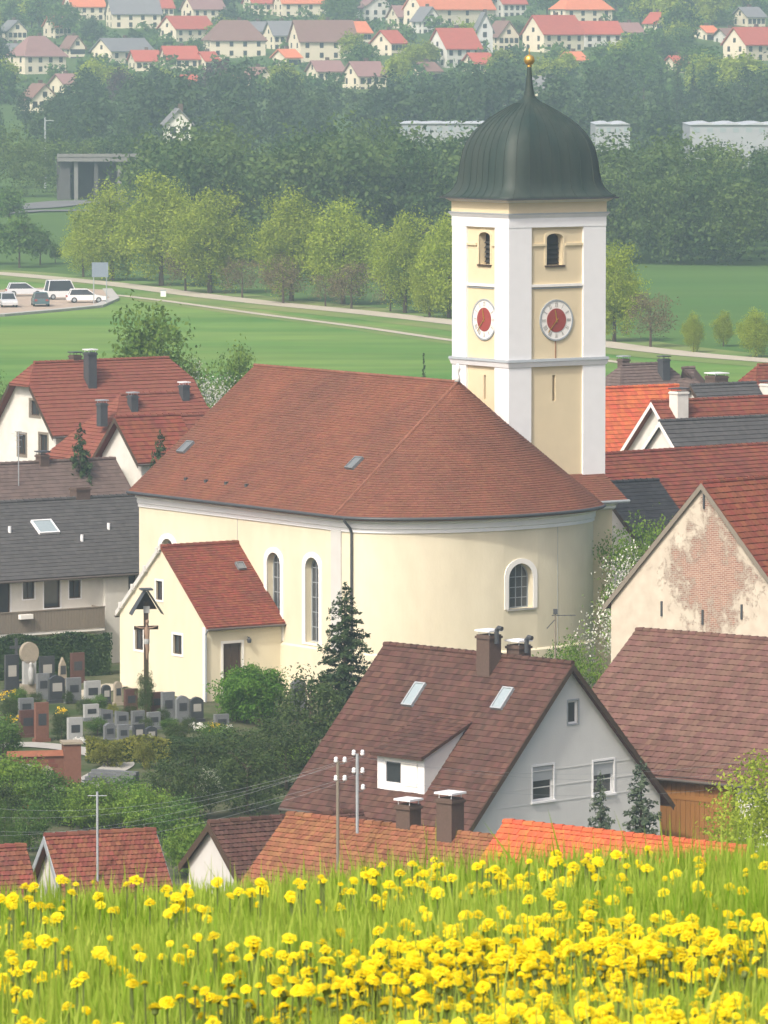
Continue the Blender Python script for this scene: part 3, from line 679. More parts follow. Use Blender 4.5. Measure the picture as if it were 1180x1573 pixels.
mb.build('ridge_tiles', 'hip_tile', roof, kind='stuff')
gpath = [(-ov-.02, NL+.2), (-ov-.02, 0.02)]+[ell(t, EA+ov+.02, AB+ov+.02) for t in np.linspace(0.01, math.pi*.86, 40)]
mb = MB(); mb.tube([(x, y, 9.03) for x, y in gpath], 0.085, 8); mb.build('gutter', 'dark_metal', CE)
t0 = math.radians(9); gx = Vector((*ell(t0, EA+ov, AB+ov), 8.98)); p0 = Vector((*ell(t0), 0)); n0 = Vector((*elln(t0), 0))
wt = p0+n0*0.10; mb = MB(); mb.tube([gx, gx+Vector((0, 0, -.12)), wt+n0*.1+Vector((0, 0, 8.45)), wt+Vector((0, 0, 8.2)), wt+Vector((0, 0, -1.5))], 0.07, 8); mb.build('downpipe', 'dark_metal', CE)
kd = Vector((1, 0, k_)).normalized(); kn = Vector((-k_, 0, 1)).normalized()
def nave_px(px, py):  # point on the visible nave roof slope
    r = Vector(ray(px, py)); Ri = Matrix.Rotation(-math.radians(35), 3, 'Z'); o = Ri @ (Vector((0, 0, ZC))-CE.location); d = Ri @ r
    t = (9.05+k_*(o.x+ov)-o.z)/(d.z-k_*d.x); return o+d*t
for px, py in ((278, 697), (537, 722)):
    skylight(CE, nave_px(px, py)+kn*.02, (0, 1, 0), kd, kn, 0.7, 0.9, 'dull_pane', 'dull_pane')
for px in range(285, 400, 31):
    q = nave_px(px, 738+(px-285)*0.105); mb = MB(); mb.box(q.x-.05, q.x+.12, q.y-.09, q.y+.09, q.z-.02, q.z+.16); mb.build('snow_guard', 'dark_metal', roof)
mb = MB(); q = APEX+Vector((0, 0, .05)); mb.lathe([(0, 0), (.16, .02), (.13, .25), (.07, .45), (.16, .62), (.13, .8), (.03, .95), (0, .97)], n=12); o = mb.build('ridge_finial', 'lit_white', CE, smooth=True); o.location = q
# corner block beside the apse with its own strip of roof at the foot of the tower
mb = MB(); mb.box(10.5, 16.4, -1.2, 3.0, -2, 9.1); mb.build('sacristy_wall', 'tower_cream', CE)
mb = MB(); sweep(mb, [(12, -1.2), (16.4, -1.2), (16.4, -1.2), (16.4, 3)], [(0, -1), (0, -1), (1, 0), (1, 0)], prof[4:]); mb.build('cornice', 'white_trim', CE)
A, B, C, D = Vector((11.5, -1.75, 9.22)), Vector((17.0, -1.75, 9.22)), Vector((16.75, 0.08, 10.55)), Vector((11.5, 0.08, 10.55))
mb = MB(); dn = Vector((0, 0, -.12)); mb.hexa([A+dn, B+dn, C+dn, D+dn, A, B, C, D]); B2, C2 = Vector((17.0, 5, 9.22)), Vector((16.75, 5, 10.0)); mb.hexa([B+dn, B2+dn, C2+dn, C+dn, B, B2, C2, C]); sr = mb.build('sacristy_roof', 'church_tile', CE)
mb = MB(); tiles_joined(mb, tile_specs(A, B, C, D, 0.19, 0.17, 9), 0.035); mb.build('tiles', 'church_tile', sr, kind='stuff')
mb = MB(); mb.tube([(11.6, -1.8, 9.16), (17.05, -1.8, 9.16), (17.05, 4, 9.16)], 0.08, 8); mb.build('gutter', 'zinc', CE)
# ------------------------------------------------------------------ church tower
TE = thing('church_tower', 'square cream and white church tower with dark bell shaped dome and red clocks', 'tower', (-2.07, 300, 0), 35)
X0, X1, Y0, Y1 = 10.6, 16.7, 0.1, 4.95; YC = 306.2
def tz(y): return ZC-(y-HZ)*YC/F
yf = lambda a, z: Vector((a, Y0, z)); xf = lambda a, z: Vector((X0, a, z))
xc, _ = local_px(TE, 852, 390, 'y', Y0); ycn, _ = local_px(TE, 745, 390, 'x', X0)
bw = [arch(xc, tz(408), 1.08, tz(359)-tz(408), 8, 0.45)]; bx_ = [arch(ycn, tz(407), 1.0, tz(357)-tz(407), 8, 0.45)]
sl = [rect(xc-.02, tz(618), 0.2, tz(578)-tz(618))]; slx = [rect(ycn, tz(616), 0.2, tz(578)-tz(616))]
mb = MB()
mb.holed([(X0, 0), (X1, 0), (X1, 25.1), (X0, 25.1)], bw+sl, yf, (0, 1, 0), 0.5); mb.holed([(Y0, 0), (Y1, 0), (Y1, 25.1), (Y0, 25.1)], bx_+slx, xf, (1, 0, 0), 0.5)
mb.face([(X1, Y0, 0), (X1, Y1, 0), (X1, Y1, 25.1), (X1, Y0, 25.1)]); mb.face([(X0, Y1, 0), (X1, Y1, 0), (X1, Y1, 25.1), (X0, Y1, 25.1)]); mb.face([(X0, Y0, 25.1), (X1, Y0, 25.1), (X1, Y1, 25.1), (X0, Y1, 25.1)])
mb.build('wall', 'tower_cream', TE)
for pl, mp, n_, du in ((bw[0], yf, (0, -1, 0), Vector((1, 0, 0))), (bx_[0], xf, (-1, 0, 0), Vector((0, 1, 0)))):
    o = add_window(TE, pl, mp, n_, 0.48, 'dark_wood', 'near_black', 1, 1, 0.05, 0.06, 'tower_cream', 0.14, 'dark_wood', name='belfry_opening', tproud=0.04, tbase=0.0)  # black pane behind the louvres stands in for the unlit belfry interior
    zs = [p[1] for p in pl]; xs = [p[0] for p in pl]
    for i in range(5):
        z = min(zs)+.1+i*.25; q = [mp(min(xs)+.04, z), mp(max(xs)-.04, z), mp(max(xs)-.04, z+.16), mp(min(xs)+.04, z+.16)]; v = -Vector(n_)
        mb = MB(); mb.hexa([Vector(q[0])+v*.28, Vector(q[1])+v*.28, Vector(q[1])+v*.31, Vector(q[0])+v*.31, Vector(q[3])+v*.42, Vector(q[2])+v*.42, Vector(q[2])+v*.45, Vector(q[3])+v*.45]); mb.build('louvre', 'near_black', o)
for pl, mp, n_ in ((sl[0], yf, (0, -1, 0)), (slx[0], xf, (-1, 0, 0))): add_window(TE, pl, mp, n_, 0.45, 'dark_wood', 'near_black', name='slit_window', fw=0.02)
PW, PD = 1.35, 0.12
for sx in (0, 1):
    for sy in (0, 1):
        a0, a1 = (X0-PD, X0+PW) if sx == 0 else (X1-PW, X1+PD); b0, b1 = (Y0-PD, Y0+1.15) if sy == 0 else (Y1-1.15, Y1+PD)
        if (sx, sy) == (1, 1): continue
        mb = MB(); mb.box(a0, a1, b0, b1, 0.5, tz(334)); mb.build('pilaster', 'white_trim', TE)
def band(name, d, z0, z1, m, chamfer=0.0):
    mb = MB(); mb.hexa([(X0-d, Y0-d, z0), (X1+d, Y0-d, z0), (X1+d, Y1+d, z0), (X0-d, Y1+d, z0), (X0-d-chamfer, Y0-d-chamfer, z1), (X1+d+chamfer, Y0-d-chamfer, z1), (X1+d+chamfer, Y1+d+chamfer, z1), (X0-d-chamfer, Y1+d+chamfer, z1)]); return mb.build(name, m, TE)
band('architrave', 0.14, tz(349), tz(334), 'white_trim'); band('moulding', 0.16, tz(334)+.003, tz(329), 'white_trim', 0.10); band('moulding', 0.27, tz(329)+.003, tz(327), 'zinc')
band('frieze', 0.15, tz(327)+.003, tz(311), 'tower_cream'); band('cornice', 0.2, tz(311)+.003, tz(306), 'lit_white', 0.22); band('cornice', 0.46, tz(306)+.003, tz(303), 'lit_white')
band('string_course', 0.16, tz(564), tz(556), 'white_trim', 0.08); band('string_course', 0.28, tz(556)+.003, tz(552), 'zinc', -0.04)
def strip_m(mp, n_, a0, a1, z, h=0.12, pr=0.1, m='tower_cream'):
    v = Vector(n_); mb = MB(); mb.prism([mp(a0, z)-v*.02, mp(a1, z)-v*.02, mp(a1, z+h)-v*.02, mp(a0, z+h)-v*.02], v*(pr+.02)); return mb.build('moulding', m, TE)
for mp, n_, a0, a1, c in ((yf, (0, -1, 0), X0+PW, X1-PW, xc), (xf, (-1, 0, 0), Y0+1.15, Y1-1.15, ycn)):
    strip_m(mp, n_, a0, a1, tz(441), 0.14, 0.10, 'lit_white'); strip_m(mp, n_, a0, a1, tz(442)-.06, 0.06, 0.05, 'zinc')
    for b0, b1 in ((a0, c-.68), (c+.68, a1)): strip_m(mp, n_, b0, b1, tz(378), 0.13, 0.09, 'tower_cream')
    strip_m(mp, n_, a0, a1, tz(351), 0.10, 0.07, 'tower_cream')
def clock(mp, n_, ca, cz, R=1.04):
    v = Vector(n_); N_ = 40
    circ = lambda r: [(ca+r*math.cos(2*math.pi*k/N_), cz+r*math.sin(2*math.pi*k/N_)) for k in range(N_)]
    mb = MB(); mb.ring(circ(R*.97), circ(R*1.05), mp, n_, 0, 0.07); ck = mb.build('clock', 'zinc', TE)
    mb = MB(); mb.face([Vector(mp(*p))+v*0.04 for p in circ(R*.98)]); mb.build('chapter_ring', 'lit_white', ck)
    mb = MB(); mb.prism([Vector(mp(*p))+v*0.045 for p in circ(R*.60)], v*.02); mb.build('dial', 'clock_red', ck)
    num = ['XII', 'I', 'II', 'III', 'IV', 'V', 'VI', 'VII', 'VIII', 'IX', 'X', 'XI']
    def bar(mb, p, q, w_, d0, d1):
        p, q = Vector(p), Vector(q); d = (q-p).normalized(); s = Vector((-d.y, d.x))*w_/2
        mb.prism([Vector(mp(*(e)))+v*d0 for e in (p-s, q-s, q+s, p+s)], v*(d1-d0))
    # viewed from outside: on the y face +a runs to the right, on the x face +a runs to the left
    sg = 1 if n_[1] else -1
    for h, tx in enumerate(num):
        t = math.radians(90-30*h); er = Vector((sg*math.cos(t), math.sin(t))); et = Vector((sg*math.sin(t), -math.cos(t))); c = Vector((ca, cz)); mb = MB()
        wd = {'I': .05, 'V': .12, 'X': .12}; tot = sum(wd[k] for k in tx); x = -tot/2; r0, r1 = R*.66, R*.90
        for ch in tx:
            w_ = wd[ch]; m_ = x+w_/2
            if ch == 'I': bar(mb, c+er*r0+et*m_, c+er*r1+et*m_, .022, .042, .052)
            elif ch == 'V': bar(mb, c+er*r0+et*m_, c+er*r1+et*(m_-.035), .022, .042, .052); bar(mb, c+er*r0+et*m_, c+er*r1+et*(m_+.035), .022, .042, .053)
            else: bar(mb, c+er*r0+et*(m_-.035), c+er*r1+et*(m_+.035), .022, .042, .052); bar(mb, c+er*r0+et*(m_+.035), c+er*r1+et*(m_-.035), .022, .042, .053)
            x += w_
        mb.build('numeral', 'plinth_grey', ck)
    for nm, deg, l, w_, dd in (('hour_hand', 349, R*.52, .07, .075), ('minute_hand', 222, R*.82, .05, .09)):
        t = math.radians(90-deg); er = Vector((sg*math.cos(t), math.sin(t))); c = Vector((ca, cz)); mb = MB(); bar(mb, c-er*.12, c+er*l, w_, dd, dd+.012); mb.build(nm, 'gold', ck)
clock(yf, (0, -1, 0), local_px(TE, 854, 493, 'y', Y0)[0], tz(493)); clock(xf, (-1, 0, 0), local_px(TE, 745, 494, 'x', X0)[0], tz(492))
xq = local_px(TE, 853, 540, 'y', Y0)[0]; mb = MB(); mb.tube([(xq, Y0-.02, tz(524)), (xq, Y0-.02, tz(552))], .025, 5); mb.build('cable', 'terracotta_tile', TE)
# dome
DX, DY = (X0+X1)/2, (Y0+Y1)/2; hx, hy = (X1-X0)/2+.58, (Y1-Y0)/2+.58
dp = [(25.14, 1.0, 40), (25.2, 1.005, 40), (25.3, .955, 24), (25.45, .91, 16), (25.65, .873, 12), (25.95, .842, 9), (26.4, .826, 7.5), (27.0, .812, 6.5), (27.6, .785, 6), (28.1, .738, 5.5), (28.55, .672, 5), (28.95, .585, 4.6), (29.3, .485, 4.2), (29.6, .375, 4), (29.85, .275, 3.6), (30.1, .175, 3), (30.3, .105, 2.5), (30.5, .07, 2)]
NS = 64; mb = MB()
def sup(f, p, t):
    c, s = math.cos(t), math.sin(t); r = (abs(c)**p+abs(s)**p)**(-1/p); bo = 1+0.9*(2**(1/p)-1)*0.5
    return (DX+hx*f*bo*r*c, DY+hy*f*bo*r*s)
for z, f, p in dp:
    for i in range(NS): mb.v.append((*sup(f, p, 2*math.pi*(i+.5)/NS), z))
for j in range(len(dp)-1):
    for i in range(NS): q = (i+1) % NS; mb.f.append((j*NS+i, j*NS+q, (j+1)*NS+q, (j+1)*NS+i)); mb.t.append(.5)
dome = mb.build('dome', 'copper_dome', TE, smooth=True)
mb = MB()
for i in range(0, NS, 2):
    pts = [Vector((*sup(f, p, 2*math.pi*(i+.5)/NS), z)) for z, f, p in dp[1:-2]]; c = Vector((DX, DY, 0))
    mb.tube([p+Vector((p.x-DX, p.y-DY, 0)).normalized()*.012 for p in pts], .022, 4, False)
mb.build('seams', 'copper_dome', dome)
mb = MB(); mb.hexa([(DX-hx-.03, DY-hy-.03, 25.08), (DX+hx+.03, DY-hy-.03, 25.08), (DX+hx+.03, DY+hy+.03, 25.08), (DX-hx-.03, DY+hy+.03, 25.08), (DX-hx-.03, DY-hy-.03, 25.17), (DX+hx+.03, DY-hy-.03, 25.17), (DX+hx+.03, DY+hy+.03, 25.17), (DX-hx-.03, DY+hy+.03, 25.17)]); mb.build('dome_gutter', 'dark_metal', TE)
mb = MB(); mb.lathe([(.34, 30.35), (.27, 30.6), (.20, 30.95), (.155, 31.4), (.12, 31.9), (.10, 32.0), (0, 32.0)], (DX, DY), 14); fin = mb.build('spire', 'copper_dome', TE, smooth=True)
mb = MB(); mb.lathe([(.06, 31.95), (.13, 32.0), (.13, 32.05), (.06, 32.1)]+[(.29*math.sin(a), 32.36-.29*math.cos(a)) for a in np.linspace(.25, math.pi, 10)]+[(.025, 32.66), (.02, 33.0), (0, 33.0)], (DX, DY), 16); mb.build('golden_ball', 'gold', TE, smooth=True)
sd_ = sup(.45, 4, math.radians(-72)); mb = MB(); 
# ------------------------------------------------------------------ side porch with red roof
p = church_world(-4.78, 5.65); PE = thing('church_porch', 'small cream gabled annex with red tiled roof built against the nave', 'annex', p, 35)
def gwin(E, plane, px, py, w_, h, ar=False):
    a, z = local_px(E, px, py, plane, 0.0); return rect(a, z-h/2, w_, h)
g = [(gwin(PE, 'x', 245, 907, .62, 1.0), dict(frame='dark_wood', fw=.05, depth=.14, trim='lit_white', tw=.1, nx=2)), (gwin(PE, 'x', 273, 990, .85, 1.0), dict(frame='dark_wood', fw=.05, depth=.14, trim='lit_white', tw=.12, nx=2)), (gwin(PE, 'x', 214, 982, .8, 1.1), dict(frame='dark_wood', fw=.05, depth=.14, trim='lit_white', tw=.12, nx=2))]
a, z = local_px(PE, 357, 988, 'y', 0.0); dz = z
s_ = [(rect(a, -1.15, 1.15, dz+1.15), dict(frame='brown_door', pane='brown_door', fw=.12, depth=.14, nx=2, bar=.02, trim='lit_white', tw=.14, tbase=0, name='door'))]
rp = house(PE, 8.3, 4.72, 3.2, 6.85, -2.5, 'x', 'cream_plaster', 'porch_tile', .28, 0.10, .19, .17, g, s_, verge=None, curved=False, lift=.035)
mb = MB(); mb.prism([Vector((-.02, -.02, -2.5)), Vector((-.02, .25, -2.5)), Vector((-.02, .25, 3.1)), Vector((-.02, -.02, 3.1))], (-.03, 0, 0)); mb.build('corner_strip', 'lit_white', PE)
mb = MB(); mb.tube([(-.1, -.30, 3.0), (-.07, -.10, 2.7), (-.07, -.10, -1.2)], .06, 8); mb.build('downpipe', 'zinc', PE)
kk = (6.85-3.2)/4.15
for s in np.linspace(.3, 3.9, 4):   # coping stones with metal cramps along the far verge
    y = 8.3-s; mb = MB(); mb.box(-.22, .12, y-.12, y+.12, 3.2+kk*s+.02, 3.2+kk*s+.32); mb.build('coping_stone', 'pale_grey_plaster', PE)
mb = MB(); mb.hexa([(-.16, 8.5, 3.0), (.1, 8.5, 3.0), (.1, 4.15, 6.85), (-.16, 4.15, 6.85), (-.16, 8.5, 3.28), (.1, 8.5, 3.28), (.1, 4.15, 7.15), (-.16, 4.15, 7.15)]); mb.build('coping', 'pale_grey_plaster', PE)
def roof_px(E, px, py, plane, z0, k):  # ray against the slope z = z0 + k * coord
    r = Vector(ray(px, py)); Ri = Matrix.Rotation(-E.rotation_euler.z, 3, 'Z'); o = Ri @ (Vector((0, 0, ZC))-E.location); d = Ri @ r
    i = 0 if plane == 'x' else 1; t = (z0+k*o[i]-o.z)/(d.z-k*d[i]); return o+d*t
q = roof_px(PE, 372, 876, 'y', 3.2+.14, kk); ky = Vector((0, 1, kk)).normalized(); kn2 = Vector((0, -kk, 1)).normalized()
skylight(PE, q, (1, 0, 0), ky, kn2, .5, .5, 'dull_pane', 'dull_pane')
mb = MB(); al, zl = local_px(PE, 380, 983, 'y', 0); mb.lathe([(0, 0), (.1, .02), (.13, .2), (.05, .3), (0, .3)], n=10); o = mb.build('lantern', 'dark_metal', PE); o.location = (al, -.18, zl-.15)
mb = MB(); mb.box(al-.02, al+.02, -.2, .01, zl+.14, zl+.18); mb.build('lantern_bracket', 'dark_metal', PE)
# ------------------------------------------------------------------ village houses
def axes(al): a = math.radians(al); return Vector((math.cos(a), math.sin(a), 0)), Vector((-math.sin(a), math.cos(a), 0))
def W1(**k): d = dict(frame='white_trim', fw=.08, depth=.13, trim='white_trim', tw=.08, sill='white_trim', nx=1); d.update(k); return d
# grey gabled house with brown roof
HE = thing('gabled_house', 'house with brown tiled roof, shed dormer and pale grey gable with three windows', 'house', (3.49, 238, 0), 45)
g = [(gwin(HE, 'y', 880, 1094, .62, .98), W1(trim='zinc', tw=.06, sill=None)), (gwin(HE, 'y', 834, 1203, 1.25, 1.45), W1(blind=.42)), (gwin(HE, 'y', 927, 1194, 1.25, 1.4), W1(blind=.42))]
zr_, ze_ = 7.55, 1.6; kh = (zr_-ze_)/5.8
house(HE, 11.6, 10.35, ze_, zr_, -4, 'y', 'grey_plaster', 'brown_tile', .45, .35, .22, .30, g, (), verge='dark_wood', curved=False, lift=.04, seed=11)
for z0, z1 in ((1.95, 2.0), (2.62, 2.66), (3.3, 3.34)):  # thin render joints on the gable
    h = (zr_-z1)/kh; mb = MB(); mb.prism([Vector((5.8-h+.1, -.004, z0)), Vector((5.8+h-.1, -.004, z0)), Vector((5.8+h-.1, -.004, z1)), Vector((5.8-h+.1, -.004, z1))], (0, -.012, 0)); mb.build('render_joint', 'grey_plaster', HE)
hx_, hn_ = Vector((1, 0, kh)).normalized(), Vector((-kh, 0, 1)).normalized()
for px, py, l_ in ((626, 1086, 1.25), (763, 1091, 1.15)): skylight(HE, roof_px(HE, px, py, 'x', ze_+.14, kh), (0, 1, 0), hx_, hn_, .62, l_, 'zinc', 'sky_pane')
q = roof_px(HE, 742, 1040, 'x', ze_+.14, kh); c1 = chimney(HE, (q.x+.35, q.y), .72, .75, q.z-.8, ZC-(990-HZ)*241/F)
c2 = Matrix.Rotation(-HE.rotation_euler.z, 3, 'Z') @ (P(797, 990, 245.0)-HE.location); chimney(HE, (c2.x, c2.y), .72, .72, 5.5, c2.z)
for cx_, cy_, zz in ((q.x+.35, q.y-.75, ZC-(983-HZ)*241/F), (c2.x, c2.y-.75, c2.z+.22)):
    mb = MB(); mb.tube([(cx_, cy_+.3, zz-.55), (cx_, cy_+.3, zz+.02), (cx_, cy_+.18, zz+.13), (cx_, cy_-.02, zz+.10)], .10, 8); mb.build('flue_cowl', 'dark_metal', HE)
q = roof_px(HE, 652, 1222, 'x', ze_+.14, kh); xf_, yn = q.x, q.y; dwid, dh = 2.75, 1.72; run = dh/(kh-.42)
zf = q.z-.14; mb = MB(); pw = rect(yn+dwid/2, zf+.42, 2.0, 1.05)
mb.holed([(yn, zf-.3), (yn+dwid, zf-.3), (yn+dwid, zf+dh), (yn, zf+dh)], [pw], lambda a, z: Vector((xf_, a, z)), (1, 0, 0), .1)
dm = mb.build('dormer', 'white_trim', HE)
mb = MB()
for y in (yn+.004, yn+dwid-.004): mb.face([(xf_, y, zf-.2), (xf_, y, zf+dh), (xf_+run, y, zf+dh+.42*run), (xf_+run*.5, y, zf+kh*run*.5-.1)])
mb.build('dormer_cheek', 'grey_plaster', dm)
mb = MB(); a, b, c, d = Vector((xf_-.3, yn-.12, zf+dh-.12)), Vector((xf_-.3, yn+dwid+.15, zf+dh-.12)), Vector((xf_+run+.15, yn+dwid+.15, zf+dh+.42*(run+.15))), Vector((xf_+run+.15, yn-.12, zf+dh+.42*(run+.15)))
u = Vector((0, 0, .12)); mb.hexa([a, b, c, d, a+u, b+u, c+u, d+u]); tiles_joined(mb, tile_specs(a+u, b+u, c+u, d+u, .22, .3, 5), .04); mb.build('dormer_roof', 'brown_tile', dm)
add_window(HE, pw, lambda a, z: Vector((xf_, a, z)), (-1, 0, 0), .09, 'white_trim', 'glass', 2, 1, .1, .1, None, name='dormer_window')
q2 = pw; mb = MB(); mb.prism([Vector((xf_-.02, yn+dwid/2-1.0+.05, zf+.44)), Vector((xf_-.02, yn+dwid/2-.03, zf+.44)), Vector((xf_-.02, yn+dwid/2-.03, zf+1.42)), Vector((xf_-.02, yn+dwid/2-1.0+.05, zf+1.42))], (.05, 0, 0)); mb.build('roller_shutter', 'lit_white', HE)
# brown tiled barn with wooden gate
xa, ya = axes(52); Rl = P(985, 968, 258); L_ = 17.0; zr_ = Rl.z-.14; o = Rl-ya*L_-xa*7
BE = thing('tiled_barn', 'barn with weathered brown tiled roof and large orange wooden gate', 'barn', (o.x, o.y, 0), 52)
ze_ = 2.35; ga, gz = local_px(BE, 1030, 1250, 'x', 0); gb, _ = local_px(BE, 1128, 1250, 'x', 0)
house(BE, 14, L_, ze_, zr_, -4, 'y', 'white_plaster', 'barn_tile', .45, .25, .27, .36, (), (), single=300, score=lambda s: s[0]*1000+abs((s[2].y)-8), lift=.055, seed=21)
lo, hi = min(ga, gb), max(ga, gb)+1.6; n = int((hi-lo)/.24); mb = MB(); mb.box(-.05, .05, lo-.12, hi+.12, -3.2, 2.2); gate = mb.build('gate', 'dark_wood', BE)
for i in range(n):
    y = lo+(hi-lo)*i/n; mb = MB(); mb.box(-.10, -.05, y+.008, y+(hi-lo)/n-.008, -3.1, 2.1, (i*.37) % 1); mb.build('plank', 'orange_wood', gate)
mb = MB(); mb.box(-.13, -.10, lo, hi, 1.2, 1.4); mb.box(-.13, -.10, lo, hi, -1.6, -1.4); mb.build('ledge', 'orange_wood', gate)
# old plastered barn gable with exposed brick
def brick_gable():
    m = bpy.data.materials.new('worn_brick_gable'); m.use_nodes = True; n = m.node_tree; b = n.nodes['Principled BSDF']; L = n.links.new
    tc = n.nodes.new('ShaderNodeTexCoord'); mp = n.nodes.new('ShaderNodeMapping'); mp.inputs['Rotation'].default_value = (math.radians(90), 0, math.radians(90)); L(tc.outputs['Object'], mp.inputs[0])
    sp = n.nodes.new('ShaderNodeSeparateXYZ'); L(tc.outputs['Object'], sp.inputs[0]); cb = n.nodes.new('ShaderNodeCombineXYZ'); L(sp.outputs['Y'], cb.inputs['X']); L(sp.outputs['Z'], cb.inputs['Y'])
    br = n.nodes.new('ShaderNodeTexBrick'); L(cb.outputs[0], br.inputs['Vector']); br.inputs['Scale'].default_value = 1.0; br.inputs['Brick Width'].default_value = .27; br.inputs['Row Height'].default_value = .09; br.inputs['Mortar Size'].default_value = .012
    br.inputs['Color1'].default_value = (.26, .115, .08, 1); br.inputs['Color2'].default_value = (.36, .19, .13, 1); br.inputs['Mortar'].default_value = (.50, .44, .36, 1)
    nz = n.nodes.new('ShaderNodeTexNoise'); nz.inputs['Scale'].default_value = 1.1; nz.inputs['Detail'].default_value = 14; nz.inputs['Roughness'].default_value = .85; L(tc.outputs['Object'], nz.inputs['Vector'])
    # plaster survives along the verges and low down
    g1 = n.nodes.new('ShaderNodeMath'); g1.operation = 'SUBTRACT'; L(sp.outputs['Y'], g1.inputs[0]); g1.inputs[1].default_value = 5.2
    g2 = n.nodes.new('ShaderNodeMath'); g2.operation = 'ABSOLUTE'; L(g1.outputs[0], g2.inputs[0])
    g3 = n.nodes.new('ShaderNodeMath'); g3.operation = 'SUBTRACT'; L(sp.outputs['Z'], g3.inputs[0]); g3.inputs[1].default_value = 8.9
    g4 = n.nodes.new('ShaderNodeMath'); g4.operation = 'ABSOLUTE'; L(g3.outputs[0], g4.inputs[0])
    g5 = n.nodes.new('ShaderNodeMath'); g5.operation = 'MULTIPLY_ADD'; L(g2.outputs[0], g5.inputs[0]); g5.inputs[1].default_value = .062; L(nz.outputs['Fac'], g5.inputs[2])
    g6 = n.nodes.new('ShaderNodeMath'); g6.operation = 'MULTIPLY_ADD'; L(g4.outputs[0], g6.inputs[0]); g6.inputs[1].default_value = .052; L(g5.outputs[0], g6.inputs[2])
    mr = n.nodes.new('ShaderNodeMapRange'); mr.inputs[1].default_value = .61; mr.inputs[2].default_value = .70; L(g6.outputs[0], mr.inputs[0])
    n2 = n.nodes.new('ShaderNodeTexNoise'); n2.inputs['Scale'].default_value = 1.6; n2.inputs['Detail'].default_value = 8; L(tc.outputs['Object'], n2.inputs['Vector'])
    pl = n.nodes.new('ShaderNodeMix'); pl.data_type = 'RGBA'; pl.inputs['A'].default_value = (.42, .35, .27, 1); pl.inputs['B'].default_value = (.70, .63, .51, 1); L(n2.outputs['Fac'], pl.inputs['Factor'])
    mx = n.nodes.new('ShaderNodeMix'); mx.data_type = 'RGBA'; L(mr.outputs[0], mx.inputs['Factor']); L(br.outputs['Color'], mx.inputs['A']); L(pl.outputs['Result'], mx.inputs['B'])
    L(mx.outputs['Result'], b.inputs['Base Color']); b.inputs['Roughness'].default_value = .95
    bp = n.nodes.new('ShaderNodeBump'); bp.inputs['Strength'].default_value = .6; bp.inputs['Distance'].default_value = .06; L(mr.outputs[0], bp.inputs['Height']); L(bp.outputs[0], b.inputs['Normal']); M['worn_brick_gable'] = m
brick_gable()
Pa = P(1080, 742, 270); xa, ya = axes(45); o = Pa-ya*5.75
OE = thing('old_barn', 'old barn with flaking plaster gable, bare brick patches and red tiled roof', 'barn', (o.x, o.y, 0), 45)
house(OE, 11.5, 15, 7.2, Pa.z-.14, -3, 'x', 'worn_brick_gable', 'red_tile', .4, .12, .28, .34, (), (), single=220, score=lambda s: s[2].x*3+s[0]*.3, lift=.055, seed=31, verge='weathered_wood')
for px, py in ((1017, 935), (1080, 948), (1140, 940), (1082, 770)):   # iron wall anchors
    a, z = local_px(OE, px, py, 'x', 0); mb = MB(); mb.box(-.06, -.002, a-.05, a+.05, z-.35, z+.35); mb.build('wall_anchor', 'dark_metal', OE)
# long house with balcony
xa, ya = axes(35)
def xhouse(name, label, px, py, Y, Lr, W, ze, roofm, wall='white_plaster', al=35, cat='house', back=0.0, zb=-3, **k):
    """ridge runs along x; (px, py, Y) is the left end of the ridge; back extends the house to the left of it"""
    xa, ya = axes(al); Q = P(px, py, Y)-xa*back; o = Q-ya*(W/2); E = thing(name, label, cat, (o.x, o.y, 0), al)
    r = house(E, W, Lr+back, ze, Q.z-.14, zb, 'x', wall, roofm, **k); E['zr'] = Q.z-.14; return E
Q = P(150, 764, 325)-xa*24; o = Q-ya*5
LE = thing('long_house', 'long white house with dark grey roof, roof window and panelled balcony', 'house', (o.x, o.y, 0), 35); LE['zr'] = Q.z-.14
sw = []
for px, py, w_, h in ((3, 915, 1.05, 2.0), (44, 906, .75, 1.0), (80, 912, 1.05, 1.55), (115, 905, .75, 1.0), (198, 893, .9, 1.2)):
    a, z = local_px(LE, px, py, 'y', 0); sw.append((rect(a, z-h/2, w_, h), W1(frame='dark_wood', fw=.07, nx=2 if w_ < 1 else 1, trim='white_trim', tw=.06, sill=None)))
house(LE, 10, 33, 4.5, LE['zr'], -3, 'x', 'white_plaster', 'slate_tile', .5, .3, .3, .3, (), sw, curved=False, lift=.03, seed=41)
kl = (LE['zr']-4.5)/5; ky, kn_ = Vector((0, 1, kl)).normalized(), Vector((0, -kl, 1)).normalized()
skylight(LE, roof_px(LE, 76, 821, 'y', 4.64, kl), (1, 0, 0), ky, kn_, 1.3, 1.15, 'white_metal', 'sky_pane')
for px, py in ((126, 831), (167, 813), (15, 818)):
    q = roof_px(LE, px, py, 'y', 4.64, kl); mb = MB(); mb.tube([q-Vector((0, 0, .2)), q+Vector((0, 0, .35))], .09, 8); mb.build('vent_pipe', 'white_metal', LE)
q = roof_px(LE, 126, 765, 'y', 4.64, kl); chimney(LE, (q.x, 5.2), .9, .7, 7, LE['zr']+.75, cap=None)
a0, zb1 = local_px(LE, -40, 972, 'y', -1.3); a1, zt1 = local_px(LE, 161, 932, 'y', -1.3)
zt1 = ZC-(933-HZ)*318/F; zb1 = ZC-(968-HZ)*317/F
mb = MB(); mb.box(a0, a1, -1.3, 0.02, zb1-.14, zb1); bal = mb.build('balcony', 'lit_white', LE)
n = int((a1-a0)/.18)
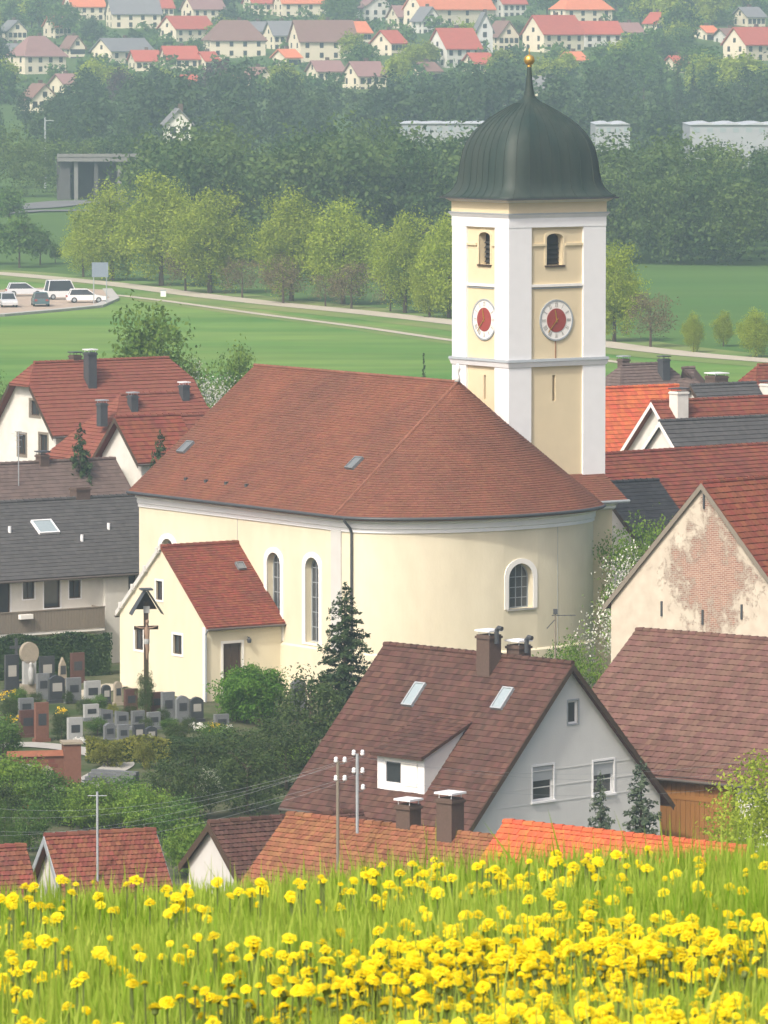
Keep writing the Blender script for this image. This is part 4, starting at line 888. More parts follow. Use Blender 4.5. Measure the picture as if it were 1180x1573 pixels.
for i in range(n):
    x = a0+(a1-a0)*i/n; mb = MB(); mb.box(x+.006, x+(a1-a0)/n-.006, -1.33, -1.29, zb1+.02, zt1, (i*.61) % 1); mb.build('board', 'weathered_wood', bal)
mb = MB(); mb.box(a1-.04, a1, -1.29, -.01, zb1+.02, zt1); mb.box(a0, a1, -1.36, -1.26, zt1, zt1+.06); mb.build('handrail', 'weathered_wood', bal)
ax_, _ = local_px(LE, 40, 943, 'y', -1.5); mb = MB(); mb.box(ax_-.4, ax_+.4, -1.6, -1.37, zt1-.35, zt1-.1); mb.build('planter', 'lit_white', bal)
ap_, _ = local_px(LE, 176, 930, 'y', 0); mb = MB(); mb.box(ap_-.75, ap_+.75, -.25, -.003, -2, 4.2); mb.build('pier', 'white_plaster', LE)
# dark roofed house behind it
SE = xhouse('dark_roofed_house', 'house with brownish grey roof and aerial behind the balcony house', -60, 716, 346, 10.5, 9, 3.8, 'brown_grey_tile', back=10, curved=False, lift=.03, tw=.3, th=.3)
q0 = P(53, 703, 350); Ri = Matrix.Rotation(-SE.rotation_euler.z, 3, 'Z'); q = Ri @ (q0-SE.location); chimney(SE, (q.x, 4.5), .6, .6, 7, q.z+.25, cap='dark_metal')
mb = MB(); q = Ri @ (P(25, 740, 347)-SE.location); q.y = 3.2; zt = q.z+3.0; mb.tube([q-Vector((0, 0, .6)), Vector((q.x, q.y, zt))], .03, 6)
for i, (dz, l) in enumerate(((0, .5), (-.25, .6), (-.5, .45), (-.9, .3))): mb.tube([(q.x-l/2, q.y, zt+dz), (q.x+l/2, q.y, zt+dz)], .018, 5)
for l in (-.3, .3): mb.tube([(q.x+l, q.y-.3, zt-.12), (q.x+l, q.y+.3, zt-.12)], .015, 5)
an = mb.build('aerial', 'zinc', SE)
# white half-hipped house and its neighbours
Q = P(65, 557, 378); xa, ya = axes(35)
wE = thing('half_hipped_house', 'white house with half-hipped dark red roof and tall dark flue', 'house', ((Q-ya*3.6-xa*1.2).x, (Q-ya*3.6-xa*1.2).y, 0), 35)
zr_ = Q.z-.14; g = []
for px, py, w_, h in ((54, 627, 1.15, .95), (34, 683, .95, 1.3), (67, 683, .95, 1.3)): g.append((gwin(wE, 'x', px, py, w_, h), W1(frame='dark_wood', sill=None, trim='weathered_wood', tw=.16, nx=2)))
house(wE, 7.2, 11.5, 8.5, zr_, -1, 'x', 'white_plaster', 'new_red_tile', .5, .55, .28, .33, g, (), curved=False, half=1.35, seed=51)
Ri = Matrix.Rotation(-wE.rotation_euler.z, 3, 'Z'); q = Ri @ (P(163, 580, 377)-wE.location); chimney(wE, (q.x, 2.3), .62, .62, 10, ZC-(542-HZ)*377/F, 'dark_metal', 'white_metal'); q = Ri @ (P(126, 560, 379)-wE.location); chimney(wE, (q.x, 3.8), .6, .6, 11, ZC-(545-HZ)*379/F, 'chimney_brown', 'dark_metal')
h2 = xhouse('red_roofed_house', 'hipped house with bright red tiled roof below the half-hipped house', 150, 608, 365, 8.5, 9.5, 6.2, 'new_red_tile', curved=False, tw=.28, th=.33, half=3.9, ovg=1.6, zb=-1, verge=None)
for px, py in ((157, 640), (204, 628), (283, 612)):
    k2 = (h2['zr']-6.2)/4.75; q = roof_px(h2, px, py, 'y', 6.3, k2); chimney(h2, (q.x, q.y), .5, .5, q.z-.6, q.z+.85, 'dark_metal', 'white_metal' if px == 283 else 'zinc')
h3 = xhouse('small_gabled_wing', 'small white gabled house with red roof in front of bright red hip', 187, 641, 353, 3.7, 4.4, 8.3, 'red_tile', curved=False, tw=.28, th=.33, ovg=.5, zb=-1, verge='dark_wood')
h4 = xhouse('low_house', 'low house with plain orange red roof beside the nave gable', 250, 640, 356, 6, 8, 5.0, 'new_red_tile', curved=False, tw=.28, th=.33, zb=-1)
# right-hand cluster
h8 = xhouse('broad_red_house', 'broad dark red tiled roof behind the tower foot', 905, 699, 334, 17, 13, 4.6, 'red_tile', al=40, curved=False, tw=.28, th=.34, lift=.055)
h9 = xhouse('slate_roof_shed', 'low building with dark slate grey roof beside the blossoming tree', 925, 742, 321, 3.6, 8, 5.8, 'slate_tile', curved=False, tw=.3, th=.3, lift=.03)
h10a = xhouse('white_gabled_house', 'house with white peaked gable and long red roof, chimney on the ridge', 1010, 617, 364, 14, 10, 5.6, 'red_tile', curved=False, tw=.28, th=.34, ovg=.5, verge='lit_white')
h10b = xhouse('grey_roofed_house', 'house with dark grey roof and smaller white gable in front of the red one', 1019, 647, 350, 14, 9, 6.0, 'slate_tile', curved=False, tw=.28, th=.34, ovg=.3, verge='lit_white')
h11 = xhouse('orange_roofed_house', 'house with bright new orange tiled roof right beside the tower', 890, 598, 378, 7.6, 11, 4.2, 'orange_tile', al=33, curved=False, tw=.28, th=.34)
h12 = xhouse('brown_roofed_house', 'wide house with faded brown grey roof and two dark chimneys', 925, 562, 412, 7.3, 10, 5.4, 'brown_grey_tile', curved=False, tw=.28, th=.34, half=2.4)
h12b = xhouse('brown_roofed_house', 'faded brown hipped roof house next to the two chimneys', 1040, 566, 404, 2.0, 9, 5.8, 'brown_grey_tile', curved=False, tw=.28, th=.34, half=3.5, ovg=1.4, verge=None)
h13 = xhouse('dark_roofed_house', 'house with low dark roof and wide flat-capped chimney', 1066, 592, 392, 5, 8, 6, 'slate_tile', curved=False, tw=.28, th=.34)
h14 = xhouse('red_roofed_house', 'dark red roofed house at the lane with a light chimney', 1140, 562, 402, 7, 9, 5.6, 'red_tile', curved=False, tw=.28, th=.34, half=2.0)
def chim_at(E, px, py, Y, w_, hh, m, cap):
    Ri = Matrix.Rotation(-E.rotation_euler.z, 3, 'Z'); q = Ri @ (P(px, py, Y)-E.location); chimney(E, (q.x, q.y), w_, w_, q.z-hh-1.2, q.z, m, cap)
chim_at(h12, 958, 551, 414, .62, 1.2, 'chimney_brown', 'zinc'); chim_at(h12, 1020, 551, 414, .62, 1.2, 'dark_metal', 'dark_metal')
chim_at(h13, 1101, 577, 394, 1.1, 1.0, 'chimney_brown', 'white_metal'); chim_at(h10a, 1043, 601, 364, .85, 1.1, 'white_plaster', 'dark_metal'); chim_at(h14, 1183, 589, 398, 1.0, 1.0, 'white_plaster', 'dark_metal')
# near roofs just below the meadow
def yhouse(name, label, px, py, Y, Lr, W, ze, roofm, wall='white_plaster', al=50, cat='house', zb=-4, **k):
    """ridge along y running from the right-hand near end to (px, py, Y), its far left end"""
    xa, ya = axes(al); Q = P(px, py, Y); o = Q-ya*Lr-xa*(W/2); E = thing(name, label, cat, (o.x, o.y, 0), al); E['zr'] = Q.z-.14
    house(E, W, Lr, ze, Q.z-.14, zb, 'y', wall, roofm, **k); return E
top = lambda s: -s[0]*1000
n17 = yhouse('terracotta_roofed_house', 'house with old terracotta roof and two dark chimneys below the meadow', 452, 1252, 206, 9.4, 9, 2.2, 'terracotta_tile', single=300, score=top, seed=61, tw=.19, th=.22, verge='weathered_wood')
n18 = yhouse('orange_roofed_house', 'house with bright orange pantile roof at the edge of the meadow', 786, 1264, 188, 9.2, 9, 4.2, 'orange_tile', single=300, score=top, seed=62, tw=.21, th=.25, verge='terracotta_tile')
n15 = xhouse('tiled_shed', 'shed with weathered red tiled roof and pale metal verge', 80, 1284, 215, 3.75, 7, 0.6, 'old_red_tile', al=22, cat='shed', single=200, score=top, seed=63, tw=.19, th=.22, verge='zinc', zb=-4)
n15b = xhouse('tiled_shed', 'shed with patched red roof half hidden by dark shrubs', -80, 1306, 213, 2.7, 6, .6, 'old_red_tile', al=22, cat='shed', seed=64, tw=.19, th=.22, zb=-4)
n16 = xhouse('brown_roofed_shed', 'small shed with brown tiled roof and white peaked gable', 328, 1264, 211, 6, 3.8, 3.6, 'brown_tile', al=30, cat='shed', seed=65, tw=.19, th=.22, single=90, score=top, zb=-4, ovg=.2, wall='pale_grey_plaster')
for px, pyt, pyb, w_ in ((622, 1241, 1272, .62), (686, 1231, 1290, .68)):
    k2 = (n17['zr']-2.2)/4.5; q = roof_px(n17, px, pyb, 'x', 2.34, k2)
    Yw = (Matrix.Rotation(n17.rotation_euler.z, 3, 'Z') @ q+n17.location).y; chimney(n17, (q.x+.2, q.y), w_, w_, q.z-1, ZC-(pyt-HZ)*Yw/F, 'chimney_brown', 'white_metal')
# roof poles with white insulators, wires
def roof_pole(label, px, pt, pb, Y, matname, arms):
    b = P(px, pb, Y); t = P(px, pt, Y); e = thing('utility_pole', label, 'pole', b, 0); h = t.z-b.z
    mb = MB(); mb.tube([(0, 0, -.5), (0, 0, h)], .055, 8); mb.build('mast', matname, e)
    for z, dx in arms:
        mb = MB(); mb.tube([(0, 0, h-z), (dx, 0, h-z), (dx, 0, h-z+.06)], .016, 5); mb.build('bracket', 'dark_metal', e)
        mb = MB(); mb.lathe([(0, -.02), (.06, 0), (.085, .05), (.06, .1), (.075, .14), (.04, .19), (0, .19)], n=10); q = mb.build('insulator', 'white_metal', e, smooth=True); q.location = (dx, 0, h-z+.05)
    return b, t
roof_pole('pale wooden utility pole with four white insulators above terracotta roof', 519, 1168, 1315, 199.2, 'weathered_wood', ((.12, -.06), (.12, .24), (.75, -.06), (.75, .24)))
roof_pole('grey metal utility pole with white insulators beside the wooden pole', 549, 1158, 1258, 202, 'zinc', ((.1, -.12), (.1, .18), (.72, -.12), (.72, .18), (1.3, .2)))
def wire(label, a, b, sag):
    a, b = Vector(a), Vector(b); mb = MB(); mb.tube([a.lerp(b, t)-Vector((0, 0, sag*4*t*(1-t))) for t in np.linspace(0, 1, 17)], .0045, 4); tag(mb.build('power_line', 'zinc'), label, 'wire', 'power lines between the roof poles')
pl_ = [P(549-5, 1163, 202), P(549+8, 1163, 202), P(549-5, 1191, 202), P(519, 1173, 199.2), P(519+10, 1200, 199.2)]
for i, q in enumerate(pl_): wire('thin grey power line running from a roof pole across the gardens', q, P(-220-20*i, 1200+i*18, 262), 1.6)
for i, q in enumerate(pl_[:3]): wire('thin grey power line running from a roof pole past the grey gable', q, P(1340, 1130+i*20, 225), 1.0)
e = thing('mast', 'slim grey mast standing on the weathered red shed roof', 'pole', P(150, 1330, 214), 0); mb = MB(); mb.tube([(0, 0, -.6), (0, 0, 2.75)], .045, 7); mb.build('mast_tube', 'zinc', e); mb = MB(); mb.tube([(-.35, 0, 2.6), (.35, 0, 2.6)], .02, 5); mb.build('crossbar', 'zinc', e)
e = thing('aerial_mast', 'tall roof aerial on a slim mast behind the brown roof', 'aerial', P(853, 1012, 243.5), 0); h = P(853, 940, 243.5).z-e.location.z
mb = MB(); mb.tube([(0, 0, -1.0), (0, 0, h)], .035, 7); mb.build('mast_tube', 'weathered_wood', e)
mb = MB(); mb.tube([(-.15, 0, h-.15), (.85, .1, h-.15)], .018, 5)
for x in (-.1, .15, .4, .65): mb.tube([(x, -.25, h-.15), (x, .25, h-.15)], .012, 4)
mb.tube([(-.35, 0, h-.7), (0, 0, h-.3)], .02, 5); mb.box(-.09, .09, -.06, .06, h-.1, h+.12); mb.build('antenna', 'dark_metal', e)
# ------------------------------------------------------------------ churchyard
def put(px, py): return G(px, py, 200)
def gravestone(px, pyt, pyb, wpx, kind, m, label, group=None, extra=None, dep=.22):
    g = put(px, pyb); Y = g.y; s = spx(Y); h = (pyb-pyt)/s; w_ = max(.3, wpx/s)
    e = thing('gravestone', label, 'gravestone', g, 28, group)
    mb = MB(); mb.box(-w_/2-.08, w_/2+.08, -dep/2-.07, dep/2+.07, -.25, .16); mb.build('plinth', m if m != 'marble' else 'granite_grey', e)
    z0 = .16
    if kind == 'flat': pts = [(-w_/2, z0), (w_/2, z0), (w_/2, h), (-w_/2, h)]
    elif kind == 'slant': pts = [(-w_/2, z0), (w_/2, z0), (w_/2, h*.88), (-w_/2, h)]
    elif kind == 'round': pts = [(-w_/2, z0), (w_/2, z0)]+[(w_/2*math.cos(t), h-w_/2+w_/2*math.sin(t)) for t in np.linspace(0, math.pi, 9)]
    elif kind == 'arch': pts = [(-w_/2, z0), (w_/2, z0), (w_/2, h*.86), (w_/4, h*.96), (0, h), (-w_/4, h*.96), (-w_/2, h*.86)]
    elif kind == 'point': pts = [(-w_/2, z0), (w_/2, z0), (w_/2*.7, h*.75), (0, h), (-w_/2*.7, h*.75)]
    mb = MB(); mb.prism([Vector((x, -dep/2, z)) for x, z in pts], (0, dep, 0), random.random()); mb.build('headstone', m, e)
    iw = w_*.62; mb = MB(); mb.box(-iw/2, iw/2, -dep/2-.012, -dep/2+.01, max(z0+.05, h*.42), h*.72); mb.build('inscription_panel', 'granite_dark' if m != 'granite_dark' else 'plinth_grey', e)
    if extra == 'flowers':
        V, Fc, t = crown_arrays(int(px*7+pyb), w_*.45, .16, .2, 16, 10, .05, .12); o = link('flowers', raw_mesh('flowers', V, Fc, t), ['flower_yellow', 'flower_white', 'flower_orange'][int(px) % 3], e); o.location = (0, -.55, 0)
    return e
random.seed(3); rs = random.Random(14)
GR = 'gravestones in the churchyard'
gravestone(18, 1006, 1064, 22, 'flat', 'granite_dark', 'dark stone next to the tall pale rounded memorial', None)
for a in [(72, 1008, 1053, 24, 'flat', 'granite_dark', 'dark polished gravestone in the second row behind the pale memorial'),
          (96, 1010, 1055, 14, 'point', 'sandstone', 'narrow pointed sandstone marker beside a dark gravestone'),
          (66, 1034, 1074, 20, 'flat', 'granite_grey', 'mid grey upright gravestone in front of the sandstone marker'),
          (87, 1037, 1080, 26, 'arch', 'granite_dark', 'wide dark arched gravestone beside a white marble one'),
          (113, 1041, 1080, 24, 'flat', 'granite_grey', 'grey gravestone directly left of the white marble stone'),
          (142, 1046, 1084, 26, 'flat', 'marble', 'bright white marble gravestone with dark panel'),
          (163, 1053, 1085, 14, 'round', 'granite_dark', 'small dark round-topped gravestone beside the white marble one'),
          (181, 1048, 1085, 12, 'round', 'sandstone', 'narrow cream gravestone near the annex corner'),
          (40, 1074, 1104, 24, 'flat', 'granite_grey', 'broad grey gravestone behind a reddish granite one'),
          (42, 1092, 1134, 26, 'flat', 'granite_red', 'dark reddish granite gravestone beside the brick pillar stone'),
          (64, 1079, 1140, 22, 'flat', 'brick_red', 'tall terracotta coloured gravestone'),
          (115, 1102, 1142, 24, 'flat', 'marble', 'pale bluish white gravestone with yellow flowers'),
          (140, 1083, 1108, 24, 'flat', 'marble', 'small pale gravestone in front of the white marble one'),
          (119, 1003, 1050, 22, 'flat', 'granite_red', 'brown gravestone against the hedge by the balcony house')]:
    gravestone(*a, None, 'flowers' if 'flowers' in a[6] else None)
for px, t_, b_ in ((163, 1088, 1116), (187, 1092, 1119), (212, 1092, 1121), (236, 1094, 1121)): gravestone(px, t_, b_, 21, 'slant' if px % 2 else 'flat', 'granite_grey', 'light grey gravestone in the row of four before the annex', 'four light grey gravestones before the annex')
for px, t_, b_ in ((168, 1112, 1141), (189, 1113, 1142), (213, 1114, 1144), (232, 1117, 1146)): gravestone(px, t_, b_, 18, 'flat' if px % 2 else 'arch', 'granite_grey' if px in (168, 189) else 'granite_dark', 'low gravestone in the front row behind the clipped hedge', 'low gravestones behind the clipped hedge')
for px, t_, b_, m_, lb in ((201, 1058, 1096, 'granite_red', 'brown gravestone below the wayside crucifix'), (241, 1063, 1098, 'granite_red', 'brownish gravestone at the foot of the annex gable, next to the crucifix'), (258, 1064, 1108, 'granite_grey', 'grey gravestone at the foot of the annex gable'), (280, 1068, 1109, 'granite_grey', 'grey arched gravestone between grey and dark stones at the annex'), (302, 1072, 1111, 'granite_dark', 'dark gravestone at the annex corner downpipe')):
    gravestone(px, t_, b_, 21, 'arch' if px in (280, 302) else 'flat', m_, lb)
gravestone(340, 1098, 1124, 24, 'flat', 'granite_grey', 'low grey grave slab with bright flowers near the round bush', None, 'flowers')
gravestone(458, 1043, 1092, 24, 'arch', 'granite_grey', 'tall grey gravestone between the round bush and the spruce')
# pale memorial with statue niche
g = put(45, 1066); e = thing('memorial', 'tall pale stone memorial with rounded head', 'memorial', g, 25)
mb = MB(); mb.box(-.45, .45, -.25, .25, -.3, .5); mb.build('base', 'sandstone', e); mb = MB(); mb.box(-.34, .34, -.16, .16, .5, 1.7); mb.build('shaft', 'marble', e)
mb = MB(); mb.prism([Vector((.5*math.cos(t), -.16, 2.12+.58*math.sin(t))) for t in np.linspace(0, 2*math.pi, 20)[:-1]], (0, .32, 0)); mb.build('head', 'sandstone', e)
mb = MB(); mb.lathe([(0, .5), (.15, .5), (.13, .8), (.16, 1.1), (.12, 1.35), (.07, 1.42), (.10, 1.52), (.09, 1.62), (0, 1.66)], (0, -.26), 10); mb.build('figure', 'marble', e, smooth=True)
g = put(24, 1062)+Vector((0, .8, 0)); e = thing('grave_cross', 'dark iron grave cross behind the pale memorial', 'cross', g, 25); mb = MB(); mb.box(-.07, .07, -.05, .05, -.2, 2.7); mb.box(-.35, -.07, -.05, .05, 2.15, 2.3); mb.box(.07, .35, -.05, .05, 2.15, 2.3); mb.build('cross', 'dark_metal', e); mb = MB(); mb.box(-.3, .3, -.2, .2, -.25, .4); mb.build('base', 'granite_dark', e)
# wayside crucifix under a little roof
g = put(225, 1100); s = spx(g.y); zt = (1100-905)/s; e = thing('wayside_crucifix', 'tall wooden crucifix under a dark gabled canopy before the annex', 'crucifix', g, 12)
mb = MB(); mb.box(-.11, .11, -.1, .1, -.3, zt-.55); mb.build('post', 'dark_wood', e)
mb = MB(); mb.box(-.62, -.11, -.07, .07, zt-2.0, zt-1.82); mb.box(.11, .62, -.07, .07, zt-2.0, zt-1.82); mb.build('crossbeam', 'dark_wood', e)
mb = MB()
for sg in (-1, 1):
    a = [Vector((sg*.05, -.45, zt)), Vector((sg*.82, -.6, zt-1.22)), Vector((sg*.82, .35, zt-1.22)), Vector((sg*.05, .35, zt))]; mb.prism(a, (sg*-.03, 0, .09))
mb.box(-.3, .3, -.42, .32, zt+.02, zt+.1); mb.build('canopy', 'dark_metal', e)
mb = MB(); mb.prism([Vector((-.62, .3, zt-1.0)), Vector((.62, .3, zt-1.0)), Vector((.1, .3, zt-.1)), Vector((-.1, .3, zt-.1))], (0, .03, 0)); mb.build('canopy_back', 'dark_wood', e)
mb = MB(); mb.box(-.16, .16, -.14, -.10, zt-1.15, zt-.8); mb.build('title_board', 'marble', e)
mat('carved_figure', (.27, .18, .125), .6, .12)
mb = MB(); zc = zt-1.9
mb.tube([(0, -.2, zc+.22), (0, -.2, zc+.08), (0, -.18, zc-.1), (.02, -.2, zc-.45), (0, -.19, zc-.72), (.03, -.25, zc-1.1), (.01, -.18, zc-1.5), (.01, -.22, zc-1.62)], [.05, .06, .16, .12, .13, .10, .06, .04], 10)
for sg in (-1, 1): mb.tube([(sg*.1, -.18, zc-.02), (sg*.32, -.16, zc+.0), (sg*.55, -.12, zc+.07)], [.06, .045, .03], 7)
mb.lathe([(0, zc+.16), (.07, zc+.2), (.09, zc+.3), (.075, zc+.4), (0, zc+.44)], (.02, -.22), 10); co = mb.build('carved_figure', 'carved_figure', e, smooth=True)
mb = MB(); mb.lathe([(.14, zc-.82), (.155, zc-.7), (.14, zc-.56)], (0, -.19), 10); mb.build('loincloth', 'marble', co)
tree('yew', put(222, 1102)+Vector((.1, -.35, 0)), 2.5, 'slim clipped dark green shrub at the foot of the crucifix', 'clipped_shrub', 'shrub', wide=.42)
# brick grave wall with pillar
g = put(110, 1214); e = thing('brick_grave_wall', 'brick grave wall with tiled coping and corner pillar', 'wall', g, 12); s = spx(g.y)
mb = MB(); mb.box(-.4, .4, -.4, .4, -.4, 2.15); mb.build('pillar', 'brick_red', e); mb = MB(); mb.box(-.48, .48, -.48, .48, 2.15, 2.27); mb.build('pillar_cap', 'sandstone', e)
mb = MB(); mb.box(-3.0, -.4, -.2, .2, -.4, 1.6); mb.build('wall', 'brick_red', e); mb = MB(); mb.prism([Vector((-3.05, -.3, 1.6)), Vector((-3.05, .3, 1.6)), Vector((-3.05, 0, 1.85))], (2.64, 0, 0)); mb.build('coping', 'terracotta_tile', e)
for i in range(9):
    for zr in range(8):
        if (i*5+zr*3) % 7 < 2: continue
        x = -2.95+i*.285+(.14 if zr % 2 else 0)
        if x+.27 > -.42: continue
        mb = MB(); mb.box(x+.01, x+.27, -.215, -.198, -.2+zr*.21, -.02+zr*.21, random.random()); mb.build('brick', 'old_red_tile', e)
mb = MB(); mb.box(-2.5, -1.9, -.42, -.2, .1, 1.25); mb.build('tablet', 'marble', e); mb = MB(); mb.prism([Vector((-1.2+.3*math.cos(t), -.42, .8+.35*math.sin(t))) for t in np.linspace(0, math.pi, 9)]+[Vector((-1.5, -.42, .1)), Vector((-.9, -.42, .1))], (0, .2, 0)); mb.build('tablet', 'sandstone', e)
# paths and edging in the churchyard
strip('churchyard_path', [put(*p) for p in [(-40,1150),(40,1146),(100,1150),(150,1160),(190,1175),(150,1195),(120,1215)]], 1.5, .05, 'plinth_grey')
strip('gravel_path', [put(*p) for p in [(100,1078),(140,1066),(170,1056),(184,1053)]], 1.6, .06, 'gravel')
g0, g1 = put(83, 1224), put(202, 1224); mb = MB(); mb.box(0, (g1-g0).length, -.12, .12, -.3, .35); o = mb.build('garden_wall', 'concrete'); o.location = g0; o.rotation_euler.z = math.atan2((g1-g0).y, (g1-g0).x); tag(o, 'low pale garden wall below the brick grave wall', 'wall')
g0 = put(160, 1205); mb = MB()
for i in range(4): mb.box(-1.2, 1.2, i*.32, i*.32+.33, -.2, .12+i*.13)
o = mb.build('stone_steps', 'granite_grey'); o.location = g0; o.rotation_euler.z = math.radians(-25); tag(o, 'grey stone steps leading up beside the brick pillar', 'steps')
# hedges and shrubs
def hedge(name, label, a, b, h, d, m, seed, leaf=.07, cat='hedge'):
    a, b = Vector(a), Vector(b); rng = np.random.default_rng(seed); L_ = (b-a).length; n = int(L_*h*750); f = rng.uniform(size=n)
    side = rng.integers(0, 3, n); x = f*L_; y = np.where(side == 0, -d/2, np.where(side == 1, d/2, rng.uniform(-d/2, d/2, n)))+rng.normal(size=n)*.05; z = np.where(side == 2, h, rng.uniform(0, h, n))+rng.normal(size=n)*.05
    z += .12*np.sin(x*2.1+seed); nr = np.stack([rng.normal(size=n)*.5, np.where(side == 0, -1, np.where(side == 1, 1, 0)), np.where(side == 2, 1., .3)], -1)+rng.normal(size=(n, 3))*.5
    V, Fc = leaf_quads(rng, np.stack([x, y, z], -1), nr, leaf); t = np.clip(.5+.3*np.sin(x*3+z*2)+rng.normal(size=n)*.2, 0, 1)
    e = thing(name, label, cat, a, math.degrees(math.atan2((b-a).y, (b-a).x))); link('foliage', raw_mesh('foliage', V, Fc, t), m, e)
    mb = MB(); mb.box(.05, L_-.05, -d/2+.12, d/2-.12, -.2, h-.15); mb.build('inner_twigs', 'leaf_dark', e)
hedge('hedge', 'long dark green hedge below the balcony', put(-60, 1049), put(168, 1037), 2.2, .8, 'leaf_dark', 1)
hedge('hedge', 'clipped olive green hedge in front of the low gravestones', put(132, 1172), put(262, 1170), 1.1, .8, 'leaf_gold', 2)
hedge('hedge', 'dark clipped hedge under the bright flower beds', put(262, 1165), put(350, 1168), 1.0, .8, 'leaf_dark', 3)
tree('yew', put(95, 1138), 1.5, 'dark green bush between the terracotta and pale gravestones', 'shrub', 'shrub', wide=.8)
tree('goldbush', put(221, 1182), 1.35, 'rounded golden green thuja in the hedge', 'thuja', 'shrub', wide=.75)
tree('goldbush', put(165, 1180), 1.2, 'low golden shrub beside the stone steps', 'thuja', 'shrub', wide=1.3)
tree('roundbush', put(386, 1110), 2.95, 'bright green rounded bush in front of the annex door', 'round_bush', 'bush', wide=1.08)
tree('spruce', put(530, 1130), 7.6, 'dark green spruce standing in front of the apse corner', 'spruce_tree', 'tree', wide=1.02)
for i, (px, py, h, key, wd, lb) in enumerate([(478, 1160, 4.0, 'yew', 1.0, 'dark evergreen shrub at the foot of the spruce'), (425, 1185, 2.7, 'yew', 1.3, 'dark evergreen mass left of the brown roof'), (360, 1200, 2.5, 'yew', 1.35, 'dark yew below the round bush'), (300, 1215, 2.6, 'yew', 1.2, 'dark yew beside the clipped hedge'), (440, 1215, 3.0, 'yew', 1.2, 'dark yew in the hollow before the brown roof'), (380, 1250, 3.2, 'yew', 1.2, 'dark yew above the brown shed roof'), (260, 1240, 2.3, 'yew', 1.2, 'dark shrub above the weathered shed roof'), (455, 1190, 1.6, 'bush', .9, 'yellow green shrub glowing between dark yews'), (300, 1262, 2.6, 'yew', 1.1, 'dark shrub beside the white peaked shed'), (335, 1150, 1.2, 'midbush', 1.4, 'low green shrub behind the flower beds'), (320, 1235, 1.6, 'cherry', 1.0, 'small blossoming shrub among dark yews')]):
    tree(key, put(px, py), h, lb, 'shrub', 'shrub', wide=wd)
for i, (px, py, h, key, wd, lb) in enumerate([(20, 1245, 2.6, 'bush', 1.0, 'light green garden shrub below the brick grave wall'), (75, 1262, 2.2, 'midbush', 1.1, 'mid green garden shrub with red flowers beside it'), (5, 1165, 2.0, 'midbush', 1.0, 'leafy shrub with yellow flowers at the churchyard edge'), (150, 1280, 2.4, 'bush', 1.0, 'spreading light green shrub above the shed ridge'), (225, 1285, 2.3, 'bush', .9, 'light green shrub at the shed verge'), (-10, 1285, 2.6, 'yew', 1.2, 'dark shrub half covering the patched roof'), (45, 1310, 2.0, 'midbush', .8, 'shrub between the two shed roofs'), (8, 1330, 2.6, 'gardenmid', .6, 'leafy shrub leaning over the patched shed roof'), (110, 1268, 1.9, 'midbush', 1.1, 'dense green shrub under the low garden wall'), (190, 1262, 2.0, 'midbush', 1.0, 'green shrub at the end of the low garden wall'), (275, 1300, 2.2, 'midbush', 1.0, 'green shrub between shed verge and white gable'), (300, 1350, 2.6, 'bush', .8, 'light shrub in front of the peaked shed gable')]):
    tree(key, put(px, py), h, lb, 'garden_shrub', 'shrub', wide=wd)
for px, py, h, key, lb in ((55, 1092, 1.0, 'yew', 'dark clipped shrub between grey and terracotta gravestones'), (130, 1098, .9, 'yew', 'dark low shrub behind the pale bluish gravestone'), (152, 1092, .8, 'midbush', 'small green grave shrub beside the pale stones'), (200, 1108, .8, 'yew', 'dark grave shrub between the light grey stones'), (225, 1128, .9, 'yew', 'dark shrub in the gap between grey gravestones'), (250, 1118, 1.0, 'yew', 'dark shrub at the end of the light grey row'), (262, 1128, .8, 'midbush', 'green grave shrub below the annex gable'), (290, 1126, .8, 'yew', 'dark low grave shrub near the annex corner'), (30, 1085, .9, 'midbush', 'green grave shrub before the pale memorial'), (85, 1066, .9, 'yew', 'dark shrub between dark and grey gravestones'), (105, 1082, .7, 'yew', 'little dark shrub before the grey gravestone'), (150, 1130, .9, 'midbush', 'green shrub beside the low front gravestones'), (15, 1110, 1.3, 'yew', 'dark bush left of the reddish gravestone'), (172, 1100, .6, 'goldbush', 'small yellowish shrub before the cream gravestone'), (270, 1148, 1.2, 'yew', 'dark bush at the end of the clipped hedge')):
    tree(key, put(px, py), h, lb, 'grave_shrub', 'shrub', wide=rs.uniform(.8, 1.3))
def blooms(label, px, py, m, n, r, seed):
    g = put(px, py); V, Fc, t = crown_arrays(seed, r, .22, .35, n, 8, .055, .12); o = link('flower_bed', raw_mesh('flower_bed', V, Fc, t), m); o.location = g; tag(o, label, 'flowers', kind='stuff')
blooms('bed of yellow flowers beside the gravel path', 137, 1028, 'flower_yellow', 20, .7, 1); blooms('yellow and white grave flowers near the annex corner', 333, 1128, 'flower_yellow', 16, .5, 2); blooms('white grave flowers near the annex corner', 308, 1128, 'flower_white', 16, .45, 3)
blooms('yellow flowering shrub at the churchyard edge', 12, 1078, 'flower_yellow', 20, .6, 4); blooms('patch of orange red flowers in the garden', 55, 1252, 'flower_orange', 12, .5, 5); blooms('small yellow flowers at the dark hedge', 318, 1175, 'flower_yellow', 10, .5, 6); blooms('yellow flowers behind the tall terracotta stone', 98, 1100, 'flower_yellow', 10, .35, 7); blooms('yellow flowering twigs in the front shrub', 22, 1118, 'flower_yellow', 14, .6, 8)
